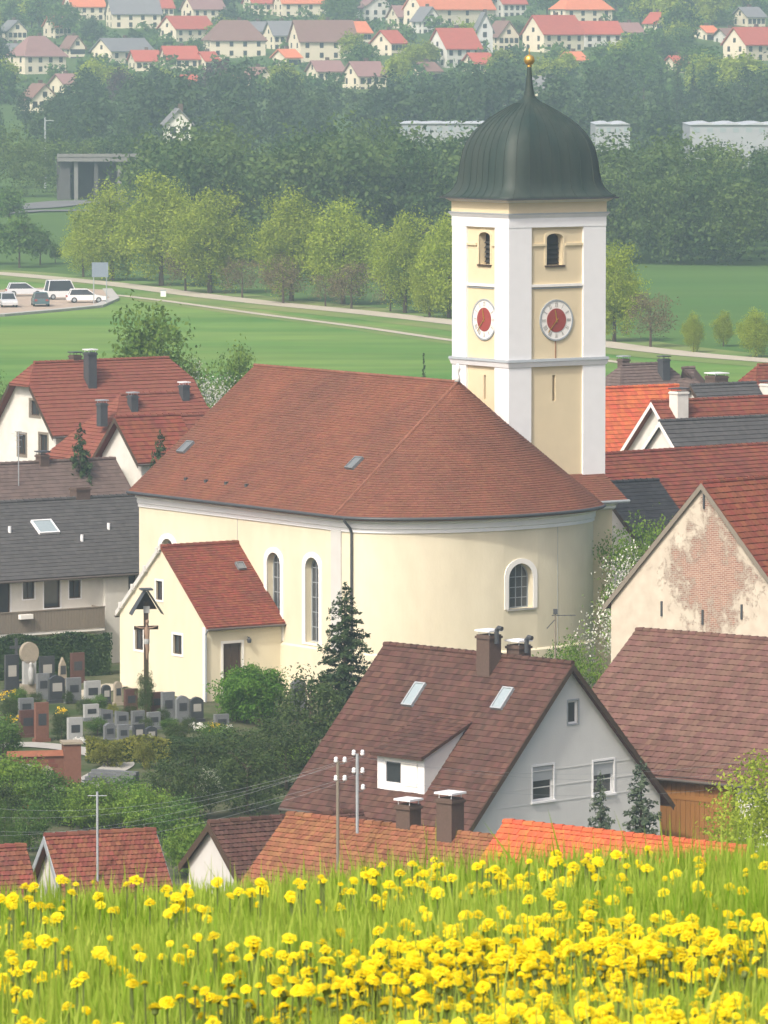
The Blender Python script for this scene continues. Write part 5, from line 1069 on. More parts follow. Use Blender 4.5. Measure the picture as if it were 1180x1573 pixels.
# trees between the houses
def ground_at(px, Y): return atpx(px, Y)
tree('bluespruce', ground_at(925, 229), ZC-(1192-HZ)*229/F-Tz(8, 229), 'smaller grey green spruce before the grey gable', 'small_spruce', 'tree', wide=.72)
tree('bluespruce', ground_at(988, 226), ZC-(1172-HZ)*226/F-Tz(8, 226), 'larger grey green spruce before the right window of the grey gable', 'small_spruce', 'tree', wide=.95)
tree('birch', ground_at(1168, 208), ZC-(1165-HZ)*208/F-Tz(13, 208), 'young birch with pale green leaves before the white barn wall', 'birch_tree', 'tree', wide=.9)
tree('garden', ground_at(890, 272), 7.3, 'green bush between the brown roof and the apse', 'garden_bush', 'bush', wide=.6)
tree('gardenmid', ground_at(848, 266), 7.1, 'darker green bush beside the roof aerial', 'garden_bush', 'bush', wide=.7)
tree('cherry', ground_at(1006, 297), 8.4, 'white blossoming fruit tree behind the old brick gable', 'blossoming_tree', 'tree', wide=.8)
tree('cherry', ground_at(980, 302), 6.6, 'smaller white blossoming tree close to the apse', 'blossoming_tree', 'tree', wide=.5)
tree('garden', ground_at(992, 306), 9.2, 'fresh green tree behind the blossoming trees', 'garden_tree', 'tree', wide=.7)
tree('spring', ground_at(226, 412), ZC-(503-HZ)*412/F-Tz(-16, 412), 'bright green tree behind the red half-hipped roof', 'garden_tree', 'tree', wide=.8)
tree('spring', ground_at(365, 420), ZC-(556-HZ)*420/F-Tz(-10, 420), 'light green garden tree rising behind the nave ridge', 'garden_tree', 'tree', wide=.6)
tree('cherry', ground_at(325, 400), ZC-(585-HZ)*400/F-Tz(-11, 400), 'white blossoming tree beside the flue of the red roofs', 'blossoming_tree', 'tree', wide=.8)
tree('cherry', ground_at(290, 412), ZC-(560-HZ)*412/F-Tz(-11, 412), 'pale blossoming tree next to the bright green tree', 'blossoming_tree', 'tree', wide=.6)
tree('gardenmid', ground_at(-5, 392), ZC-(590-HZ)*392/F-Tz(-25, 392), 'dark green tree left of the half-hipped house', 'garden_tree', 'tree', wide=.45)
tree('spruce', ground_at(122, 350), ZC-(652-HZ)*350/F-Tz(-18, 350), 'dark conifer between the grey roof and the white wing', 'conifer', 'tree', wide=.7)
tree('spruce', ground_at(245, 347), ZC-(662-HZ)*347/F-Tz(-13, 347), 'dark conifer beside the small gabled wing', 'conifer', 'tree', wide=.6)
tree('towncon', ground_at(651, 425), ZC-(545-HZ)*425/F-Tz(3, 425), 'dark conifer tip above the nave ridge', 'conifer', 'tree', wide=.4)
# ------------------------------------------------------------------ lane trees, sign, cars
def laney(px, off=4):
    for Y in np.arange(480, 760, 1.0):
        x = (px-CX)/F*Y
        if Y > np.interp(x, road[:, 0], road[:, 1])+off: return Vector((x, Y, Tz(x, Y)))
rnd = random.Random(8)
for px, top_, off, wd, lb in ((172, 290, 8, 1.08, 'tall lime tree beside the sign board'), (248, 272, 10, 1.0, 'tallest lime tree of the left lane group'), (322, 298, 8, 1.1, 'rounded lime tree next to the tallest one'), (128, 330, 10, .8, 'smaller lime tree above the parking lot'), (448, 302, 10, .98, 'lime tree with dense rounded crown at the lane bend'), (527, 312, 14, 1.0, 'broad lime tree with greyish crown by the lane'), (622, 333, 8, .9, 'lime tree with loose crown by the lane'), (690, 338, 8, .85, 'lime tree half hidden by the tower'), (944, 378, 8, .85, 'lime tree half hidden behind the tower on the far side'), (660, 380, 4, .7, 'slim young lime tree near the tower')):
    g = laney(px, off); tree('lime%d' % (px % 3), g, ZC-(top_-HZ)*g.y/F-g.z, lb, 'lime_tree', 'tree', 'lime trees along the lane', wide=wd)
for px, top_, off in ((285, 375, 6), (372, 395, 6), (435, 390, 3), (540, 402, 6), (500, 420, 5), (600, 420, 9), (1000, 448, 5)):
    g = laney(px, off); tree('brown%d' % (px % 2), g, ZC-(top_-HZ)*g.y/F-g.z, 'small brownish budding tree under the lime trees along the lane', 'budding_tree', 'tree', 'small budding trees along the lane', wide=1.1)
for px, top_, off, wd in ((1066, 482, 4, .7), (1112, 478, 20, .8), (1162, 478, 4, 1.0)):
    g = laney(px, off); tree('lime%d' % (px % 3), g, ZC-(top_-HZ)*g.y/F-g.z, 'young lime tree by the lane before the dark green field', 'young_tree', 'tree', 'young lime trees by the lane', wide=wd)
for px, py, top_ in ((30, 412, 330), (62, 408, 350), (15, 352, 285), (85, 405, 372), (-20, 408, 320)):
    g = G(px, py, 500); tree('town%d' % (px % 3), g, ZC-(top_-HZ)*g.y/F-g.z, 'green tree in the meadow before the railway', 'field_tree', 'tree', 'trees in the meadow before the railway', wide=.9)
g = G(154, 470, 500); e = thing('sign_board', 'square grey blue sign board on posts at the parking lot', 'sign', g, 0); s = spx(g.y)
mat('sign_blue', (.20, .24, .30), .6, .1)
mb = MB(); mb.box(-.9, .9, -.04, .04, 3.1, 4.7); mb.build('panel', 'sign_blue', e)
for x in (-.7, .7): mb = MB(); mb.tube([(x, .08, -.2), (x, .08, 4.6)], .06, 6); mb.build('post', 'zinc', e)
g = G(251, 457, 500); e = thing('white_cabinet', 'small white utility cabinet beside the lane', 'cabinet', g, 0); mb = MB(); mb.box(-.3, .3, -.2, .2, 0, .75); mb.build('body', 'white_metal', e); mb = MB(); mb.box(-.35, .35, -.25, .25, .75, .82); mb.build('lid', 'zinc', e)
def car(label, px, py, rz, col, van=False):
    g = G(px, py, 500)+Vector((0, 0, .13)); e = thing('parked_car', label, 'car', g, rz); mn = 'car_paint_%d' % len([k for k in M if k.startswith('car_paint')]); mat(mn, col, .3, .02, spec=.6)
    L_, Wd, h1, h2 = (4.6, 1.8, .95, 2.1) if van else (4.3, 1.75, .86, 1.45)
    side = [(-L_/2, .28), (-L_/2+.05, .62), (-L_/2+.12, h1), (L_/2-1.1, h1), (L_/2-.15, h1-.18), (L_/2, .55), (L_/2-.02, .28)]
    mb = MB(); n = len(side)
    mb.prism([Vector((x, -Wd/2, z)) for x, z in side], (0, Wd, 0)); body = mb.build('body', mn, e)
    cab = [(-L_/2+.25, h1), (-L_/2+.5, h2), (L_/2-(1.7 if van else 2.0), h2), (L_/2-1.15, h1)]
    mb = MB(); a = [Vector((x, -Wd/2+(.08 if z == h1 else .22), z)) for x, z in cab]; b = [Vector((x, Wd/2-(.08 if z == h1 else .22), z)) for x, z in cab]
    mb.face(a); mb.face(b); [mb.face([a[i], a[(i+1) % 4], b[(i+1) % 4], b[i]]) for i in range(4)]; mb.build('windows', 'glass', e)
    mb = MB(); mb.hexa([a[1]+Vector((-.05, -.03, .002)), a[2]+Vector((.05, -.03, .002)), b[2]+Vector((.05, .03, .002)), b[1]+Vector((-.05, .03, .002)), a[1]+Vector((0, 0, .05)), a[2]+Vector((0, 0, .05)), b[2]+Vector((0, 0, .05)), b[1]+Vector((0, 0, .05))])
    for q in (a, b):
        for i, j in ((0, 1), (3, 2)): mb.tube([q[i], q[j]], .05, 5)
    mb.build('roof', mn, e)
    for x in (-L_/2+.8, L_/2-.8):
        for y in (-Wd/2+.08, Wd/2-.08):
            mb = MB(); mb.tube([(x, y-.1, .31), (x, y+.1, .31)], .31, 14); w_ = mb.build('wheel', 'near_black', e); mb = MB(); mb.tube([(x, y-.115, .31), (x, y+.115, .31)], .18, 10); mb.build('rim', 'zinc', w_)
    for y in (-.6, .6): mb = MB(); mb.box(L_/2-.06, L_/2+.02, y-.17, y+.17, .55, .7); mb.build('headlight', 'white_metal', e); mb = MB(); mb.box(-L_/2-.01, -L_/2+.1, y-.15, y+.15, .6, .8); mb.build('tail_light', 'clock_red', e)
car('silver car parked with its nose toward the field', 12, 474, -80, (.55, .56, .58)); car('dark teal car parked between the pale cars', 62, 472, 97, (.05, .10, .11)); car('white car parked broadside near the sign board', 132, 467, 8, (.78, .78, .78)); car('white van parked behind the other cars', 98, 462, 20, (.74, .75, .76), True); car('pale car at the back of the parking lot', 38, 457, 10, (.6, .62, .65))
# railway viaduct
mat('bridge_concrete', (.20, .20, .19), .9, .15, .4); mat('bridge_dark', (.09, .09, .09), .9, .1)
Yb = 905; a = P(98, 305, Yb); e = thing('concrete_bridge', 'grey concrete bridge on tall piers before the wood', 'bridge', (a.x, Yb, Tz(a.x, Yb)), 4); zd = ZC-(240-HZ)*Yb/F-e.location.z; wB = 112*Yb/F
mb = MB(); mb.box(-1, wB+9, -1.5, 4.5, zd-.7, zd); mb.build('deck', 'bridge_concrete', e); mb = MB(); mb.box(-1, wB+9, -1.6, -1.45, zd+.002, zd+.5); mb.build('parapet', 'bridge_concrete', e)
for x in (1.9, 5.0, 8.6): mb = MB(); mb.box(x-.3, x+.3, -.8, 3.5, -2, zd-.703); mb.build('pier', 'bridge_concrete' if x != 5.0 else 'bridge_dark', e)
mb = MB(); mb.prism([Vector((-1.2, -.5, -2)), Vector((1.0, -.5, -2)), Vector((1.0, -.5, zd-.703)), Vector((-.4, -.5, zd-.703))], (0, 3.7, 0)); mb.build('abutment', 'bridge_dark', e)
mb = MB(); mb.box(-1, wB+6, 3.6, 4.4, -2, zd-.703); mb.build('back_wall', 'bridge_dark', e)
e = thing('railway_mast', 'tall slim grey mast left of the concrete bridge', 'mast', G(70, 292, 600), 0); mb = MB(); mb.tube([(0, 0, -.5), (0, 0, 11.5)], [.2, .14], 7); mb.build('mast_tube', 'zinc', e); mb = MB(); mb.tube([(-.1, 0, 11), (1.4, 0, 11)], .07, 5); mb.build('arm', 'zinc', e)
# ------------------------------------------------------------------ woods (one mass each)
def wood(name, label, spots, protos, matname, cat='woodland'):
    Vs, Fs, Ts = [], [], []; off = 0; rng = np.random.default_rng(77)
    for (x, y, h) in spots:
        V, Fc, t, H = protos[rng.integers(len(protos))]; s = h/H; a = rng.uniform(0, 6.28); c, sn = math.cos(a), math.sin(a); wd = s*rng.uniform(.85, 1.2)
        Q = np.stack([(V[:, 0]*c-V[:, 1]*sn)*wd+x, (V[:, 0]*sn+V[:, 1]*c)*wd+y, V[:, 2]*s+Tz(x, y)], -1)
        Vs.append(Q); Fs.append(Fc+off); Ts.append(np.clip(t*.75+.12+rng.normal()*.22, 0, 1)); off += len(V)
    me = raw_mesh(name, np.concatenate(Vs), np.concatenate(Fs), np.concatenate(Ts)); o = link(name, me, matname); tag(o, label, cat, kind='stuff'); return o
def wproto(seed, H, rx, rz, zc, nc, nl, leaf, cr, shape): V, Fc, t = crown_arrays(seed, rx, rz, zc, nc, nl, leaf, cr, shape, -.98); return (V, Fc, t, H)
WP2 = [wproto(210+k, 15, 4.3, 7.2, 7.8, 85, 12, .55, 2.0, 'tall' if k % 2 else 'round') for k in range(4)]
WP = [wproto(200+k, 15, 4.3, 7.2, 7.8, 95, 25, .31, 1.9, 'tall' if k % 2 else 'round') for k in range(5)]
rng = np.random.default_rng(12); sp_ = []
for Y, stp in ((750, 5.2), (760, 6), (772, 6.5), (790, 7), (815, 7.5), (845, 8), (880, 9)):
    xs = np.arange(-88, 92, stp)
    for x in xs:
        x_ = x+rng.normal()*1.5; y_ = Y+rng.normal()*3; px = CX+F*x_/y_
        if px < 240 and y_ < 912: continue
        top_ = 205 if px < 700 else (232 if Y < 770 else 212); top_ += rng.normal()*9 + 14*math.sin(px*.021)
        if Y < 765 and px > 930: top_ = 262+rng.normal()*12
        if 905 < px < 1000 and Y > 770: top_ = 211+rng.normal()*5
        if px > 1060 and Y > 770: top_ = 217+rng.normal()*6
        if 600 < px < 765 and Y > 770: top_ = 197+rng.normal()*3
        h = ZC-(top_-HZ)*y_/F-Tz(x_, y_); sp_.append((x_, y_, max(6, h)))
for Y in (915, 926, 945):
    for x in np.arange(-100, -34, 6.5):
        x_ = x+rng.normal()*1.5; y_ = Y+rng.normal()*3; top_ = 205+rng.normal()*10; px = CX+F*x_/y_
        sp_.append((x_, y_, ZC-(top_-HZ)*y_/F-Tz(x_, y_)))
wood('deciduous_wood', 'dense green deciduous wood behind the field', sp_, WP, 'leaf_wood')
sp_ = []
for Y, lo in ((1010, 165), (1045, 150), (1085, 135), (1130, 122), (1180, 118)):
    for x in np.arange(-110, 112, 7.5):
        x_ = x+rng.normal()*2; y_ = Y+rng.normal()*6; px = CX+F*x_/y_
        t_ = lo+14*math.sin(px*.013+1)+rng.normal()*7
        if px < 130: t_ += 18
        if 400 < px < 800: t_ -= 6
        if 905 < px < 1000 and Y < 1020: continue
        if px > 1060 and Y < 1020: continue
        sp_.append((x_, y_, max(6, ZC-(t_-HZ)*y_/F-Tz(x_, y_))))
wood('dark_wood_belt', 'dark bluish wood belt below the hillside town', sp_, WP2, 'leaf_dark')
# ------------------------------------------------------------------ far white sheds and hillside town
def far_house(label, px, pyb, pyt, wpx, roofm, wall='white_plaster', ridge='x', al=25, Y=None, hip=False, wins=(4, 2), name='town_house', frac=.5, dep=9.0, cat='house', chim=True):
    g = G(px, pyb, 600) if Y is None else atpx(px, Y)
    if Y is None: wpx *= 1.12; pyt -= (pyb-pyt)*.06
    Y = g.y; s = spx(Y); zt = ZC-(pyt-HZ)*Y/F-g.z; w_ = wpx/s; a = math.radians(al)
    if ridge == 'x': L_ = max(3, (w_-dep*math.sin(a))/math.cos(a)); W_ = dep
    else: W_ = max(4, (w_-dep*math.sin(a))/math.cos(a)); L_ = dep
    zb_ = zt-(pyb-pyt)/s; ze = zb_+(zt-zb_)*frac; xa, ya = axes(al)
    wx, wy = (L_, W_) if ridge == 'x' else (W_, L_); o = g-xa*wx/2-ya*wy/2; e = thing(name, label, cat, (o.x, o.y, g.z), al); m = (lambda s_, w2, z: Vector((s_, w2, z))) if ridge == 'x' else (lambda s_, w2, z: Vector((w2, s_, z)))
    zz = min(zb_, -2.5)
    mb = MB(); gp = [(0, zz), (W_, zz), (W_, ze)]+([] if hip else [(W_/2, zt)])+[(0, ze)]
    mb.prism([m(0, q, z) for q, z in gp], m(L_, 0, 0)); mb.build('wall', wall, e)
    ovh = .5; k = (zt-ze)/(W_/2); mb = MB(); hi_ = W_/2*.8 if hip else -ovh; u = Vector((0, 0, .05)); t = Vector((0, 0, .3))
    R0, R1 = m(hi_, W_/2, zt), m(L_-hi_, W_/2, zt); A0, A1, B0, B1 = (m(p_, q, ze-k*ovh) for p_, q in ((-ovh, -ovh), (L_+ovh, -ovh), (-ovh, W_+ovh), (L_+ovh, W_+ovh)))
    for c in ((A0, A1), (B0, B1)): mb.hexa([c[0]+u, c[1]+u, R1+u, R0+u, c[0]+t, c[1]+t, R1+t, R0+t], random.random())
    if hip:
        for c, r in (((A0, B0), R0), ((A1, B1), R1)): mb.face([c[0]+t, c[1]+t, r+t])
    rf = mb.build('roof', roofm, e)
    if chim: mb = MB(); c = m(L_*.6, W_/2+.6, 0); mb.box(c.x-.4, c.x+.4, c.y-.4, c.y+.4, zt-1.2, zt+1.0); mb.build('chimney', 'chimney_brown', rf)
    nx, nz = wins; H_ = ze-max(zb_, -1)
    for iz in range(nz):
        z = ze-.55-1.3-iz*min(2.8, max(2.0, H_/max(nz, 1)))
        if z < zz: continue
        for ix in range(nx):
            x = wx*(ix+.5)/nx; mb = MB(); mb.box(x-.5, x+.5, -.03, .05, z, z+1.3); mb.build('window', 'glass', e)
        for ix in range(2):
            y = wy*(ix+.5)/2; mb = MB(); mb.box(-.03, .05, y-.5, y+.5, z, z+1.3); mb.build('window', 'glass', e)
    if not hip and zt-ze > 2.2:
        c = m(0, W_/2, ze+.4); n_ = m(-1, 0, 0); mb = MB()
        if ridge == 'x': mb.box(-.03, .05, c.y-.5, c.y+.5, c.z, c.z+1.1)
        else: mb.box(c.x-.5, c.x+.5, -.03, .05, c.z, c.z+1.1)
        mb.build('window', 'glass', e)
    return e
TR, OR, BR, GR_, MV = 'far_red', 'far_orange', 'far_brown', 'far_grey', 'far_mauve'
mat(TR, (.42, .10, .07), .9, .15, .3); mat(OR, (.62, .20, .10), .9, .12, .3); mat(BR, (.22, .13, .11), .9, .12, .3); mat(GR_, (.20, .20, .21), .9, .12, .3); mat(MV, (.28, .16, .15), .9, .12, .3)
mat('cream_wall', (.76, .68, .52), .9, .06, .3)
H_ = [
 ('orange red roofed house with cream wall at the top of the town, far end', 129, 30, -8, 58, OR, 'cream_wall', 'x', 20),
 ('long dark grey roofed building with white balcony band', 205, 42, 2, 76, GR_, 'white_plaster', 'x', 15),
 ('small red roof behind the long grey building', 245, 30, -4, 40, TR, 'cream_wall', 'x', 20),
 ('cream house with mauve roof above the big cream block', 312, 32, -2, 60, MV, 'cream_wall', 'x', 25),
 ('two storey cream villa with pinkish hipped roof', 57, 112, 60, 80, MV, 'cream_wall', 'x', 32, True),
 ('white gabled house with long grey roof', 188, 96, 62, 84, GR_, 'white_plaster', 'x', 38),
 ('low red roofed house beside the grey roof', 222, 108, 80, 46, TR, 'cream_wall', 'x', 15),
 ('bright red roofed terrace below the grey roof', 275, 108, 74, 55, TR, 'white_plaster', 'x', 15),
 ('white gable with bright red roof', 286, 62, 28, 76, TR, 'white_plaster', 'x', 35),
 ('big cream block with brown hipped roof and rows of windows', 360, 88, 36, 86, BR, 'cream_wall', 'x', 15, True),
 ('dark roofed house with white gable edge in the trees', 60, 172, 132, 55, BR, 'white_plaster', 'y', 20),
 ('low pinkish roofed row house', 345, 156, 136, 50, MV, 'white_plaster', 'x', 10),
 ('long red roof at the top of the hill', 462, 24, -12, 74, OR, 'cream_wall', 'x', 18),
 ('white terraced house beside the big white house', 430, 74, 36, 46, GR_, 'white_plaster', 'x', 20),
 ('big white house with brown roof and gable', 496, 92, 36, 94, BR, 'white_plaster', 'x', 20),
 ('white broad gabled house on the hilltop', 576, 32, -4, 58, MV, 'white_plaster', 'y', 18),
 ('large house with orange roof and white gable on the hilltop', 690, 38, -8, 124, OR, 'white_plaster', 'x', 34),
 ('small red roofed house with white dormer gable', 597, 84, 50, 48, TR, 'white_plaster', 'x', 35),
 ('red roofed house with steep roof and dormers', 698, 102, 48, 72, TR, 'white_plaster', 'x', 30),
 ('cream house half hidden left of the dome spire', 772, 76, 36, 44, BR, 'cream_wall', 'y', 20),
 ('mauve roofed house above the wood', 560, 136, 98, 60, MV, 'white_plaster', 'x', 25),
 ('low mauve roofed cottage below the big white house', 500, 124, 96, 52, MV, 'cream_wall', 'x', 18),
 ('house with broad orange hipped roof on the hill', 893, 36, -6, 84, OR, 'white_plaster', 'x', 25, True),
 ('red roofed house with white gables beside the spire', 850, 78, 28, 84, TR, 'white_plaster', 'x', 35),
 ('long low house with faded red roof', 918, 70, 36, 66, TR, 'white_plaster', 'x', 18),
 ('tiny orange roofed house among trees', 1085, 60, 42, 30, OR, 'white_plaster', 'x', 20),
 ('red roofed house with cream gable at the town edge', 1158, 92, 46, 84, TR, 'cream_wall', 'x', 35),
 ('brown roofed house beside the cream gable', 1120, 66, 46, 40, BR, 'white_plaster', 'x', 20),
 ('small house in the dark trees right of the spire', 840, 152, 120, 36, GR_, 'cream_wall', 'y', 35),
 ('house with red roof at the foot of the town', 290, 150, 118, 32, TR, 'cream_wall', 'x', 20),
 ('house with grey roof at the edge of the hill town', 22, 100, 70, 40, GR_, 'white_plaster', 'x', 20),
 ('house with cream gable above the villa', 20, 62, 34, 40, GR_, 'cream_wall', 'y', 20),
 ('red roofed house at the very top between orange roofs', 400, 22, -10, 48, TR, 'cream_wall', 'x', 20),
 ('grey gabled house behind the steep red roof', 655, 50, 14, 40, GR_, 'white_plaster', 'y', 20),
 ('orange roofed house tucked above the villa', 88, 58, 26, 40, OR, 'cream_wall', 'x', 25),
 ('cream gabled house beside the villa garden', 112, 88, 58, 34, BR, 'cream_wall', 'y', 20),
 ('red roofed cottage left of the big cream block', 318, 106, 82, 34, TR, 'cream_wall', 'x', 20),
 ('grey roofed house behind the big cream block', 395, 62, 36, 36, GR_, 'cream_wall', 'x', 20),
 ('orange roofed cottage under the terraced house', 440, 100, 78, 40, OR, 'cream_wall', 'x', 25),
 ('brown roofed house with cream gable above the wood edge', 395, 132, 106, 44, BR, 'cream_wall', 'y', 25),
 ('mauve roofed house next to the white broad gable', 620, 42, 12, 44, MV, 'cream_wall', 'x', 20),
 ('orange roofed house left of the small red dormer house', 548, 66, 36, 40, OR, 'cream_wall', 'x', 25),
 ('red roofed house in the trees below the steep red roof', 735, 112, 84, 44, TR, 'cream_wall', 'x', 20),
 ('brown roofed house below the red steep dormers', 655, 122, 98, 40, BR, 'cream_wall', 'x', 25),
 ('orange roofed cottage right of the spire ball', 880, 104, 82, 36, OR, 'cream_wall', 'x', 20),
 ('mauve roofed house right of the faded red house', 965, 64, 38, 40, MV, 'cream_wall', 'x', 20),
 ('cream gable in the trees at the edge of town', 1010, 48, 22, 34, TR, 'cream_wall', 'y', 20),
 ('red roofed house deep among trees of the town edge', 1040, 110, 88, 36, TR, 'cream_wall', 'x', 20),
 ('grey roofed house above the cream gable of the town edge', 1150, 40, 14, 44, GR_, 'cream_wall', 'x', 25),
 ('pinkish roofed house at the foot of the villa', 100, 142, 116, 44, MV, 'cream_wall', 'x', 25),
 ('orange roofed house beside the bright red terrace', 345, 132, 112, 30, OR, 'cream_wall', 'x', 20),
 ('red roofed hilltop house left of the spire', 780, 24, -10, 50, TR, 'white_plaster', 'x', 25),
]
for i_, h in enumerate(H_): far_house(*h[:6], wall='cream_wall' if i_ % 3 else h[6], ridge=h[7], al=h[8], hip=len(h) > 9)
far_house('white gabled house with two dark windows deep in the wood', 273, 212, 168, 46, GR_, wall='white_plaster', ridge='y', al=6, Y=985, wins=(2, 2), frac=.55)
e = far_house('narrow grey white tower house between red roofs', 742, 84, 24, 24, GR_, wall='grey_plaster', ridge='y', al=10, wins=(1, 3), frac=.6, dep=5)
mat('shed_wall', (.34, .36, .38), .7, .08, .3); mat('shed_roof', (.46, .49, .52), .6, .08, .3)
def shed(label, px0, px1, pyt, pyb, Y, n):
    a, b = P(px0, pyb, Y), P(px1, pyb, Y); z0 = Tz(a.x, Y); e = thing('factory_shed', label, 'shed', (a.x, Y, z0), 0); w_ = b.x-a.x; zt = ZC-(pyt-HZ)*Y/F-z0; zb_ = ZC-(pyb-HZ)*Y/F-z0; zm = zb_+(zt-zb_)*.93
    mb = MB(); mb.box(0, w_, 0, 24, -1, zm); mb.build('wall', 'shed_wall', e)
    for i in range(n):
        x0, x1 = w_*i/n, w_*(i+1)/n; mb = MB(); mb.prism([Vector((x0-.1, -.3, zm)), Vector((x1+.05, -.3, zm)), Vector((x1-(x1-x0)*.2, -.3, zt)), Vector((x0+(x1-x0)*.55, -.3, zt))], (0, 24.6, 0)); rf = mb.build('roof_bay', 'shed_roof', e)
    for i in range(n*2): x0 = w_*(i+.3)/(n*2); mb = MB(); mb.box(x0, x0+w_/(n*2)*.45, -.04, .1, zm-1.2, zm-.5); mb.build('window', 'sky_pane', e)
shed('long pale factory shed with sawtooth roof at the wood edge', 1060, 1260, 188, 232, 955, 5); shed('small white factory building with flat pale roof beside the dome', 915, 968, 188, 222, 950, 2); shed('low pale industrial roof showing left of the dome', 615, 752, 188, 205, 962, 4)
rt = random.Random(21)
hp = [(h[1], h[2], h[3], h[4]) for h in H_]
def clear(px, pyb, top_, wd):
    for x, b, t, w_ in hp:
        if abs(px-x) < (w_+wd)/2*.8 and top_ < b-6 and pyb >= b-2: return False
    return True
n = 0; tries = 0
labels = {'town0': 'green garden tree between the hillside houses', 'town1': 'green garden tree between the hillside houses', 'town2': 'green garden tree between the hillside houses', 'townlime': 'light green tree among the hillside houses', 'towndark': 'dark green tree among the hillside houses', 'townpurple': 'copper purple tree among the hillside houses', 'towncon': 'dark conifer among the hillside houses'}
while n < 270 and tries < 6000:
    tries += 1; px = rt.uniform(-120, 1300); pyb = rt.uniform(4, 165); key = rt.choice(['town0', 'town1', 'town2', 'townlime', 'townlime', 'townlime', 'town1', 'towndark', 'towncon'])
    g = G(px, pyb, 900); hgt = rt.uniform(6, 12) if key != 'towncon' else rt.uniform(10, 16); s = spx(g.y)
    if not clear(px, pyb, pyb-hgt*s, hgt*s*.7): continue
    tree(key, g, hgt, labels[key], 'hillside_tree', 'tree', labels[key].replace('tree', 'trees'), wide=rt.uniform(.9, 1.25)); n += 1
for px, pyb, top_, key in ((338, 175, 98, 'townpurple'), (185, 165, 108, 'townpurple'), (240, 178, 102, 'towndark'), (130, 190, 105, 'towndark'), (90, 200, 140, 'towndark'), (720, 170, 100, 'towncon'), (680, 175, 112, 'towndark'), (930, 180, 105, 'towndark'), (1040, 190, 95, 'towncon'), (1065, 190, 100, 'towncon'), (1090, 190, 96, 'towncon'), (1150, 190, 104, 'towndark'), (1015, 185, 105, 'towncon'), (960, 130, 60, 'townlime'), (1040, 70, 5, 'townlime'), (1000, 100, 40, 'town1'), (540, 100, 50, 'townlime'), (630, 120, 70, 'townlime'), (870, 125, 80, 'townlime'), (930, 120, 72, 'townlime'), (1060, 130, 75, 'town2'), (385, 205, 125, 'towncon'), (100, 60, 0, 'town1'), (60, 50, -5, 'town2')):
    g = G(px, pyb, 700); g = g if g.y > 1000 else atpx(px, 1060+rt.uniform(0, 90)); tree(key, g, ZC-(top_-HZ)*g.y/F-g.z, labels[key], 'hillside_tree', 'tree', labels[key].replace('tree', 'trees'))
# garden shrubbery filling the slopes between the houses
SB = [wproto(230+k, 4, 2.6, 1.9, 1.7, 20, 8, .55, 1.2, 'round') for k in range(3)]; sp_ = []
for _ in range(520):
    px = rt.uniform(-150, 1330); pyb = rt.uniform(-10, 160); g = G(px, pyb, 1100)
    if clear(px, pyb, pyb-3*spx(g.y), 10): sp_.append((g.x, g.y, rt.uniform(2.5, 5.5)))
wood('hillside_shrubbery', 'green garden shrubbery covering the slopes of the town', sp_, SB, 'leaf_mid', 'shrubbery')
# a rim of trees on the hill top closes the view
sp_ = []
for Y in (1790, 1890, 2010):
    for x in np.arange(-190, 192, 9): sp_.append((x+rng.normal()*3, Y+rng.normal()*12, rng.uniform(9, 14)))
wood('hilltop_wood', 'loose green wood along the hill top behind the town', sp_, [wproto(250+k, 15, 4.3, 7.2, 7.8, 60, 7, .95, 2.0, 'round') for k in range(3)], 'leaf_wood')
# ------------------------------------------------------------------ dandelion meadow
rng = np.random.default_rng(5)
def ground_pts(n, x0, x1, y0, y1): x = rng.uniform(x0, x1, n); y = rng.uniform(y0, y1, n); return x, y
def patch(x, y, s=1.0, ph=0.0): return np.sin(x*3.1*s+ph)+np.sin(y*2.3*s+1.3+ph)+np.sin((x+y)*4.7*s+.7)+np.sin((x*1.7-y*2.9)*s+2.1)
def grass(nm, n, x0, x1, y0, y1, hmin, hmax):
    x, y = ground_pts(n, x0, x1, y0, y1); z = T(x, y); h = rng.uniform(hmin, hmax, n)*(1+.18*patch(x, y, .8)/2)*np.where(rng.uniform(size=n) < .05, 1.35, 1.0); wd = rng.uniform(.0022, .0048, n); a = rng.uniform(0, 2*math.pi, n); lean = rng.normal(size=n)*.16+.05; la = rng.uniform(0, 2*math.pi, n)
    ca, sa = np.cos(a)*wd, np.sin(a)*wd; lx, ly = np.cos(la)*lean*h, np.sin(la)*lean*h; V = np.empty((n, 5, 3))
    V[:, 0] = np.stack([x-ca, y-sa, z-.02], -1); V[:, 1] = np.stack([x+ca, y+sa, z-.02], -1)
    V[:, 2] = np.stack([x+ca*.9+lx*.35, y+sa*.9+ly*.35, z+h*.55], -1); V[:, 3] = np.stack([x-ca*.9+lx*.35, y-sa*.9+ly*.35, z+h*.55], -1)
    V[:, 4] = np.stack([x+lx, y+ly, z+h*np.sqrt(np.clip(1-lean**2*.6, .3, 1))], -1)
    i = np.arange(n)[:, None]*5; F3 = np.concatenate([i+[0, 1, 2], i+[0, 2, 3], i+[3, 2, 4]]); t = np.clip(rng.beta(2, 2.2, n)+.06*patch(x, y, .6, 2), 0, 1); me = raw_mesh(nm, V.reshape(-1, 3), F3, np.concatenate([t, t, t])); return me
xs_, ys_ = 3.6, (9.0, 19.5)
o = link('meadow_grass', grass('meadow_grass', 132000, -2.5, 2.5, 9.8, 19.4, .09, .20), 'grass_blade'); tag(o, 'fresh green meadow grass in front of the village', 'grass', kind='stuff')
